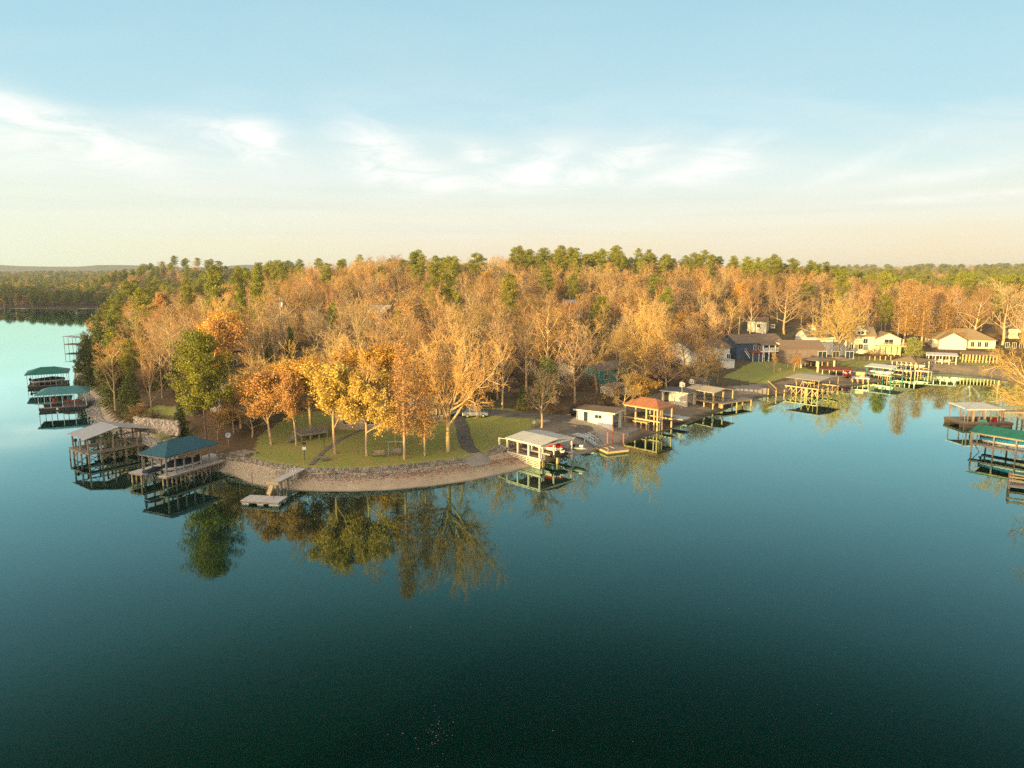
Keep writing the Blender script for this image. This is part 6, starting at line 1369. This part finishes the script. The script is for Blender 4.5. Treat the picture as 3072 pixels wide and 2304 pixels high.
# ------------------------------------------------------------------ trees one can tell apart
def heroes():
    h, d = hero, hero_d
    h('oak', 968, 975, 700, 'biggest bare oak with a wide spreading golden crown on the lawn by the drive', 205, var=0, rz=4.1)
    h('yellow', 725, 980, 748, 'bright yellow leaved tree left of the bench', 140, var=0)
    h('yellow', 792, 985, 768, 'bright yellow leaved tree standing right behind the bench', 125, var=1)
    h('orange', 586, 960, 800, 'low rust orange leaved tree left of the wooden porch', 115, var=0)
    h('orange', 640, 962, 800, 'thin trunked orange tree in front of the wooden porch', 105, var=1)
    h('gold', 672, 945, 735, 'golden tree with half bare top behind the porch deck', 120, var=1)
    h('gold', 750, 925, 720, 'tall thin gold tree rising behind the two bright yellow trees', 95, var=0)
    h('cypress', 874, 992, 738, 'tall feathery orange cypress with pale straight trunk beside the swing', 84, var=0)
    h('cypress', 918, 985, 792, 'slimmer orange brown cypress between the swing and the big oak', 60, var=1)
    h('cypress', 855, 962, 800, 'small leaning cypress just behind the swing frame', 50, var=1)
    h('bare', 1200, 882 + 0, 800, 'small bare tree left of the white boathouse', 95, var=1)
    h('bare', 1170, 925, 782, 'crooked pale bare tree behind the white dock roof', 100, var=3)
    h('bare', 1345, 905, 792, 'bare tree bending over the white boathouse roof', 110, var=0)
    h('gold', 1385, 880, 800, 'half golden tree hanging over the orange roofed dock', 95, var=0)
    h('rusty', 1440, 858, 735, 'broad reddish brown bare tree behind the small cream boathouse', 120, var=0)
    h('bare', 1290, 850, 690, 'wide bare oak in the middle of the point above the boathouse', 150, var=2)
    h('oak', 1395, 836, 645, 'great golden bare oak leaning in the middle of the slope', 150, var=1, rz=2.0)
    h('bare', 1185, 862, 634, 'tall pale sunlit bare tree in the centre of the woods', 100, var=6)
    h('rusty', 1480, 800, 690, 'dark reddish thicket tree left of the long white house', 110, var=1)
    h('rusty', 1525, 835, 745, 'low red brown tree over the mud bank', 80, var=0)
    d('big_pine', 430, 716, 108, 'big round crowned yellow green pine at the left of the point', 142, var=0)
    h('bare', 520, 925, 800, 'grey bare tree leaning out between the round pine and the orange trees', 120, var=4)
    h('bare', 470, 900, 815, 'low grey bare tree beneath the round pine', 90, var=5)
    h('cedar', 392, 945, 868, 'small dark cedar at the foot of the round pine', 45, var=0)
    h('cedar', 500, 915, 830, 'dark evergreen beside the dish post', 60, var=1)
    # second row behind the lawn
    h('bare', 1000, 886, 690, 'tall bare tree behind the parked cars, right of the biggest oak crown', 130, var=3)
    h('bare', 1085, 884, 712, 'upright bare tree standing by the road right of the parked cars', 105, var=7)
    h('olive', 1182, 868, 770, 'soft green evergreen behind the crooked pale bare tree', 62, var=0)
    h('bare', 905, 884, 700, 'bare tree behind the two slim cypresses', 120, var=2)
    h('gold', 835, 886, 712, 'half golden tree behind the tall feathery cypress', 110, var=1)
    h('bare', 560, 900, 772, 'grey bare tree behind the low rust orange tree', 120, var=1)
    h('bare', 1242, 872, 705, 'bare tree left of the sunlit gable end, above the boathouse drive', 115, var=5)
    h('bare', 1330, 862, 715, 'bare tree between the white boathouse and the railed terrace', 110, var=0)
    h('gold', 610, 880, 770, 'gold leaved tree behind the low rust orange tree, near the cream cottage', 95, var=0)
    h('cedar', 1130, 885, 832, 'small dark evergreen by the road right of the parked cars', 40, var=1)
    h('bare', 1500, 858, 770, 'bare tree at the top of the mud bank by the tan roofed dock', 90, var=4)
    h('gold', 548, 915, 800, 'gold leaved tree with bare lower limbs on the slope left of the lawn', 95, var=1)
    h('rusty', 505, 935, 845, 'low rusty bare tree above the leaf covered steps', 85, var=0)
    h('bare', 545, 945, 862, 'low tangled grey bare tree behind the lawn corner steps', 80, var=3)
    h('rusty', 470, 950, 880, 'small tangled bare tree below the round pine', 62, var=1)
    # left flank
    h('cedar', 190, 842, 716, 'dark cedar at the water edge, leftmost evergreen of the point', 60, var=0)
    h('cedar', 222, 812, 690, 'cedar with a gold lit top behind the leftmost evergreen', 62, var=1)
    h('cedar', 245, 800, 680, 'tall pointed cedar on the left flank below the distant shore', 50, var=2)
    h('olive', 245, 878, 768, 'round olive green evergreen above the teal roofed dock', 85, var=0)
    h('cedar', 285, 905, 800, 'dark low cedar right of the olive green evergreen', 68, var=0)
    h('rusty', 300, 925, 868, 'small red brown bare bush tree above the tall stone wall', 60, var=1)
    h('bare', 262, 862, 735, 'grey brown bare tree behind the olive green evergreen', 90, var=2)
    h('bare', 330, 905, 735, 'tan bare tree with a slim pale trunk left of the round pine', 80, var=7)
    h('bare', 312, 830, 700, 'fan shaped bare tree on the left flank', 95, var=0)
    h('orange', 345, 740, 630, 'bright orange leaved tree at the left end of the woods skyline', 55, var=1)
    h('bare', 415, 760, 655, 'large pale fan shaped bare tree left of the brown walled house', 110, var=1)
    h('shrub', 330, 915, 885, 'brown bare bush on the bank between dock and stone wall', 45)
    h('shrub', 262, 905, 870, 'reddish bare bush above the rocky bank', 45)
    # pines over the woods
    for (u, vt, D, w, lb) in ((457, 571, 205, 72, 'tall full pine on the left skyline, biggest of that group'), (515, 575, 215, 42, 'narrow pine right of the biggest left skyline pine'), (555, 577, 230, 46, 'flat topped pine third along the left skyline'),
        (400, 600, 225, 42, 'lower pine left of the biggest left skyline pine'), (516, 622, 190, 36, 'green pine standing below the narrow skyline pine'), (925, 608, 215, 42, 'bright green pine alone in the middle of the woods'), (986, 628, 200, 30, 'small bright green pine right of the lone mid woods pine'),
        (858, 668, 165, 34, 'short green pine lower in the middle woods'), (1030, 545, 330, 52, 'tall dark pine breaking the skyline left of centre'), (958, 556, 330, 36, 'thin pine on the skyline left of the tall dark one'), (982, 552, 345, 34, 'second thin pine beside the tall dark skyline pine'),
        (1740, 612, 300, 48, 'round yellow green pine above the dark field'), (1415, 590, 290, 50, 'bright green pine under the pine crest'), (1300, 640, 230, 36, 'small green pine under the centre crest'), (1880, 590, 360, 40, 'green pine at the right of the wooded crest'),
        (718, 650, 165, 24, 'slim green pine by the pale gabled house in the woods'), (870, 560, 330, 40, 'low dark pine on the middle skyline'), (820, 575, 300, 34, 'rusty green pine on the middle skyline')):
        d('pine', u, vt, D, lb, w, var=random.randrange(4))
    d('cedar', 625, 700, 150, 'narrow cedar below the utility pole on the left hillside', 36, var=2)
    d('cedar', 712, 655, 158, 'sunlit cedar right of the utility pole', 22, var=1)
    d('cedar', 575, 705, 160, 'dark clipped evergreen beside the hillside road', 34, var=0)
    d('bare', 625, 585, 205, 'dark brown bare tree against the sky above the utility pole', 110, var=1)
    h('bare', 1694, 722, 612, 'wide bare tree at the edge of the dark field, right of the pale hillside house', 112, var=3)
    h('bare', 1620, 722, 628, 'bare tree in front of the pale hillside house at its left end', 84, var=7)
    h('bare', 1540, 800, 700, 'bare tree in front of the long white house beside the navy house', 100, var=1)
    # cove
    h('oak', 1810, 770, 642, 'wide golden bare oak in front of the yellow house', 120, var=1, rz=0.3)
    h('cypress', 1952, 752, 606, 'tallest orange cypress right of the yellow house', 68, var=0)
    h('cypress', 1990, 750, 640, 'second orange cypress behind the tallest one', 60, var=1)
    h('cypress', 2040, 745, 655, 'third cypress with fine branches before the ranch house', 60, var=0)
    h('olive', 1972, 772, 728, 'bright green bushy evergreen at the foot of the tallest cypress', 48, var=0)
    h('bare', 2078, 752, 715, 'small pale bare tree on the lawn before the ranch house', 50, var=1)
    h('bare', 2100, 745, 620, 'sunlit bare tree left of the ranch house chimney', 110, var=0)
    h('bare', 2165, 745, 600, 'big sunlit bare tree at the right edge beyond the ranch house', 120, var=3)
    h('bare', 2208, 750, 612, 'outermost sunlit bare tree on the right edge skyline', 110, var=5)
    h('oak', 2262, 925, 718, 'golden bare oak reaching over the water from the right edge', 240, var=0, rz=2.4)
    h('orange', 1715, 802, 766, 'small bright orange tree on the lit edge of the shaded lawn', 26, var=0)
    h('bare', 1672, 805, 755, 'thin bare sapling in front of the brown brick house', 22, var=6)
    h('shrub', 1885, 775, 752, 'sunlit bare bush below the yellow house', 36)
    h('bare', 1730, 770, 742, 'small reddish bare tree in front of the brick house porch', 30, var=6)
    h('bare', 2290, 1030, 700, 'bare tree standing beyond the right edge whose branches reflect in the water', 200, var=2)
heroes()

# ------------------------------------------------------------------ the woods
def zone(x, y):
    if x / y < -.33 or (x < -150 and y > 450): a = 'on the left'
    elif x / y < -.12: a = 'left of centre'
    elif x / y < .1: a = 'in the middle'
    elif x / y < .35: a = 'right of centre'
    else: a = 'at the right'
    b = 'near the lake front' if y < 150 else 'on the lower slope' if y < 200 else 'on the mid slope' if y < 260 else 'on the upper slope' if y < 330 else 'on the hill crest' if y < 450 else 'on the far shore'
    return b + ' ' + a
def gn_instancer(obj, protos):
    """stuff object: its points carry variant, scale and turn; the woods stand on them"""
    ng = bpy.data.node_groups.new('woods', 'GeometryNodeTree'); N = ng.nodes; L = ng.links
    ng.interface.new_socket('Geometry', in_out='INPUT', socket_type='NodeSocketGeometry'); ng.interface.new_socket('Geometry', in_out='OUTPUT', socket_type='NodeSocketGeometry')
    gi = N.new('NodeGroupInput'); go = N.new('NodeGroupOutput'); jn = N.new('GeometryNodeJoinGeometry')
    def attr(nm, ty):
        a = N.new('GeometryNodeInputNamedAttribute'); a.data_type = ty; a.inputs['Name'].default_value = nm; return a.outputs['Attribute']
    for k, objs in enumerate(protos):
        cj = N.new('GeometryNodeJoinGeometry')
        for o in objs:
            oi = N.new('GeometryNodeObjectInfo'); oi.inputs['Object'].default_value = o; oi.transform_space = 'ORIGINAL'; L.new(oi.outputs['Geometry'], cj.inputs[0])
        cmp_ = N.new('FunctionNodeCompare'); cmp_.data_type = 'INT'; cmp_.operation = 'EQUAL'; L.new(attr('variant', 'INT'), cmp_.inputs[2]); cmp_.inputs[3].default_value = k
        io = N.new('GeometryNodeInstanceOnPoints'); L.new(gi.outputs[0], io.inputs['Points']); L.new(cmp_.outputs[0], io.inputs['Selection']); L.new(cj.outputs[0], io.inputs['Instance'])
        cx = N.new('ShaderNodeCombineXYZ'); L.new(attr('turn', 'FLOAT'), cx.inputs[2])
        er = N.new('FunctionNodeEulerToRotation'); L.new(cx.outputs[0], er.inputs[0]); L.new(er.outputs[0], io.inputs['Rotation']); L.new(attr('size', 'FLOAT_VECTOR'), io.inputs['Scale'])
        L.new(io.outputs[0], jn.inputs[0])
    L.new(jn.outputs[0], go.inputs[0])
    md = obj.modifiers.new('woods', 'NODES'); md.node_group = ng
def woods():
    r = np.random.default_rng(21); pts = []
    def sample(x0, x1, y0, y1, s):
        gx = np.arange(x0, x1, s); gy = np.arange(y0, y1, s); X, Y = np.meshgrid(gx, gy)
        X = X + r.uniform(-.42, .42, X.shape) * s; Y = Y + r.uniform(-.42, .42, Y.shape) * s
        x, y = X.ravel(), Y.ravel(); k = (np.abs(x) < y * .80 + 18); return x[k], y[k]
    xa, ya = sample(-420, 420, 98, 470, 7.7); ka = ~((ya > 430) & (xa < -150)); xa, ya = xa[ka], ya[ka]
    xb, yb = sample(-720, -120, 430, 700, 7.2)
    xc, yc = sample(-1000, 1000, 470, 1150, 15); kc = ~((xc < -120) & (yc < 700)); xc, yc = xc[kc], yc[kc]
    xd, yd = sample(-1700, 1700, 1150, 2100, 30)
    xe, ye = np.meshgrid(np.arange(82, 170, 9.0), np.arange(20, 125, 9.0)); xe = (xe + r.uniform(-3, 3, xe.shape)).ravel(); ye = (ye + r.uniform(-3, 3, ye.shape)).ravel()
    ke = np.abs(xe) > ye * .76; xe, ye = xe[ke], ye[ke]
    x = np.concatenate([xa, xb, xc, xd, xe]); y = np.concatenate([ya, yb, yc, yd, ye]); d = sdist(x, y)
    ok = d > np.where(y > 430, 4, np.where(x < -25, 3.5, 7))
    for poly in (LAWN_ALL, LAWN_B, LAWN_L, LAWN_L2, FIELD): ok &= ~inpoly(poly, x, y)
    cove = [tuple(Gp(u, v)[:2]) for u, v in ((1560, 800), (1580, 775), (1600, 742), (1800, 735), (1950, 742), (2010, 748), (2212, 752), (2212, 800))] + [tuple(Q(2212, 860, 0)[:2]), tuple(Q(2000, 870, 0)[:2]), tuple(Q(1600, 900, 0)[:2])]
    mud = [tuple(Q(u, v, 1.5)[:2]) for u, v in ((1210, 912), (1290, 898), (1390, 876), (1500, 858), (1580, 835), (1640, 900), (1300, 1000), (1150, 960))]
    drive = [tuple(Q(u, v, 3)[:2]) for u, v in ((880, 900), (900, 880), (1000, 872), (1100, 878), (1230, 892), (1220, 915), (1100, 900), (980, 960))]
    for poly in (cove, mud, drive): ok &= ~inpoly(poly, x, y)
    # houses and hand planted trees keep their room
    for o in SC.objects:
        if o.type == 'EMPTY' and o.get('category') in ('house', 'cabin', 'cottage', 'terrace', 'car', 'house wing', 'porch', 'dock', 'boathouse'):
            f = Matrix.Rotation(o.rotation_euler.z, 2) @ Vector((6 if o.get('category') != 'car' else 0, 3)); cx, cy = o.location.x + f.x, o.location.y + f.y
            rr = 9.5 if o.get('category') not in ('car',) else 3.5
            ok &= ((x - cx) ** 2 + (y - cy) ** 2 > rr * rr)
            ok &= ~((np.abs(x - cx * y / cy) < 5) & (y < cy) & (y > cy - 14) & (o.get('category') in ('house', 'cottage')))   # a front yard
    for hx, hy in HERO_XY: ok &= (x - hx) ** 2 + (y - hy) ** 2 > 20
    x, y, d = x[ok], y[ok], d[ok]; z = H(x, y, d)
    n = len(x); u = r.random(n); nz = vnoise(x, y, 35) * 2; kinds = []
    for i in range(n):
        X, Y = x[i], y[i]; pine = .05
        if Y > 335 and X > 0 and Y < 450: pine = .5 + .5 * nz[i]
        if Y > 320 and X > 150: pine = .30 + nz[i]
        if X < -110 and Y > 200 and Y < 420: pine = .25 + nz[i] * .5
        if Y > 430 and X < -100: pine = .62 + nz[i] * .4
        if Y > 470 and X > -100: pine = .24 + nz[i] * .6
        if u[i] < pine: kinds.append('pine')
        elif d[i] < 16 and X < -30 and Y < 420 and u[i] < .45: kinds.append('cedar')
        elif u[i] > .95 and Y > 150: kinds.append('rusty')
        elif u[i] > .925: kinds.append('orange' if u[i] > .94 else 'gold')
        else: kinds.append('bare')
    kinds = np.array(kinds); hh = r.uniform(8.5, 15.5, n) * (1 + .12 * nz) * np.where(y < 165, 1.25, 1.0)
    hh = np.where(kinds == 'pine', r.uniform(14, 21, n), hh); hh = np.where(kinds == 'cedar', r.uniform(7, 11, n), hh)
    hh = np.where((kinds == 'pine') & (x < -100) & (y > 430), hh * .82, hh); hh = np.where(y > 430, hh * .9, hh)
    hh = np.where(d < 14, hh * .78, hh)
    infr = (np.abs(x) < y * .74)
    groups = {'bare_tree': ('bare', 'rusty'), 'pine_tree': ('pine',), 'cedar_tree': ('cedar',), 'leafy': ('orange', 'gold')}
    rest_all = {}
    for gname, ks in groups.items():
        idx = np.where(np.isin(kinds, ks))[0]; score = np.where(infr[idx], hh[idx] / y[idx], 0); order = idx[np.argsort(-score)]
        have = {'bare_tree': 24, 'pine_tree': 20, 'cedar_tree': 12, 'leafy': 9}[gname]; cap = 300 - have
        sel = [i for i in order[:cap] if infr[i]]; chosen = set(sel); rest = [i for i in order if i not in chosen]
        for i in sel:
            k = kinds[i]; zn = zone(x[i], y[i])
            lb = {'bare': 'bare tan branched tree in the woods ', 'rusty': 'bare tree with rusty leftover leaves in the woods ', 'pine': 'green crowned pine in the woods ', 'cedar': 'dark cedar in the woods ', 'orange': 'orange leaved tree in the woods ', 'gold': 'golden leaved tree in the woods '}[k] + zn
            ws = r.uniform(.85, 1.15); plant(k, float(x[i]), float(y[i]), float(hh[i]), lb, lb.replace('tree', 'trees').replace('pine ', 'pines ').replace('cedar ', 'cedars '), wscale=ws, z=float(z[i]))
        rest_all[gname] = rest
        print('WOODS', gname, len(idx), 'individual', len(sel), 'stuff', len(rest))
    src = {}
    for o in SC.objects:                        # one planted tree of every variant lends its meshes
        if o.type == 'MESH' and o.name.split('.')[0] in ('trunk', 'crown') and o.data.name not in src: src[o.data.name] = o
    for name, ks, extra in (('distant_bare_woods', ('bare', 'rusty', 'orange', 'gold'), ('bare_tree', 'leafy')), ('distant_pine_woods', ('pine', 'cedar'), ('pine_tree', 'cedar_tree'))):
        idx = sum((rest_all[e] for e in extra), [])
        protos = []; kv = {}
        for k in ks:
            for vi, (tm, cm, ph, pw) in enumerate(PROT[k]):
                if tm.name in src and cm.name in src: kv.setdefault(k, []).append((len(protos), ph)); protos.append([src[tm.name], src[cm.name]])
        idx = [i for i in idx if kinds[i] in kv]
        if not idx: continue
        V = np.stack([x[idx], y[idx], z[idx]], 1); me = bpy.data.meshes.new(name); me.vertices.add(len(idx)); me.vertices.foreach_set('co', V.astype(np.float32).ravel())
        var = []; siz = []
        for i in idx:
            p, ph = random.choice(kv[kinds[i]]); far = 1.0 + .35 * (y[i] > 470 and not (x[i] < -120 and y[i] < 700)) + .7 * (y[i] > 1150); s = hh[i] / ph; var.append(p); w = s * random.uniform(.85, 1.15) * far * (1.25 if y[i] > 470 else 1); siz.append((w, w, s * (1 + .1 * (far > 1))))
        a = me.attributes.new('variant', 'INT', 'POINT'); a.data.foreach_set('value', np.array(var, np.int32))
        a = me.attributes.new('turn', 'FLOAT', 'POINT'); a.data.foreach_set('value', r.uniform(0, 6.28, len(idx)).astype(np.float32))
        a = me.attributes.new('size', 'FLOAT_VECTOR', 'POINT'); a.data.foreach_set('vector', np.array(siz, np.float32).ravel())
        o = link(name, me); tag(o, kind='stuff'); gn_instancer(o, protos)
    # undergrowth on the slope
    m = 2600; ux = r.uniform(-260, 260, m); uy = 110 + 340 * r.random(m) ** 1.3; dd = sdist(ux, uy); k = (dd > 9) & (np.abs(ux) < uy * .75)
    for poly in (LAWN_ALL, LAWN_B, FIELD, cove, mud, drive): k &= ~inpoly(poly, ux, uy)
    ux, uy = ux[k], uy[k]; uz = H(ux, uy); sc = random.choice
    me = bpy.data.meshes.new('undergrowth'); me.vertices.add(len(ux)); me.vertices.foreach_set('co', np.stack([ux, uy, uz], 1).astype(np.float32).ravel())
    sm = [(src[t.name], src[c.name], ph) for t, c, ph, pw in PROT['shrub'] if t.name in src]
    s = r.uniform(1.4, 3.6, len(ux)) / sm[0][2]
    a = me.attributes.new('variant', 'INT', 'POINT'); a.data.foreach_set('value', r.integers(0, len(sm), len(ux)).astype(np.int32))
    a = me.attributes.new('turn', 'FLOAT', 'POINT'); a.data.foreach_set('value', r.uniform(0, 6.28, len(ux)).astype(np.float32))
    a = me.attributes.new('size', 'FLOAT_VECTOR', 'POINT'); a.data.foreach_set('vector', np.stack([s * 1.2, s * 1.2, s], 1).astype(np.float32).ravel())
    o = link('undergrowth', me); tag(o, kind='stuff'); gn_instancer(o, [[a_, b_] for a_, b_, _ in sm])
woods()
if HAZE_ON: build_haze()
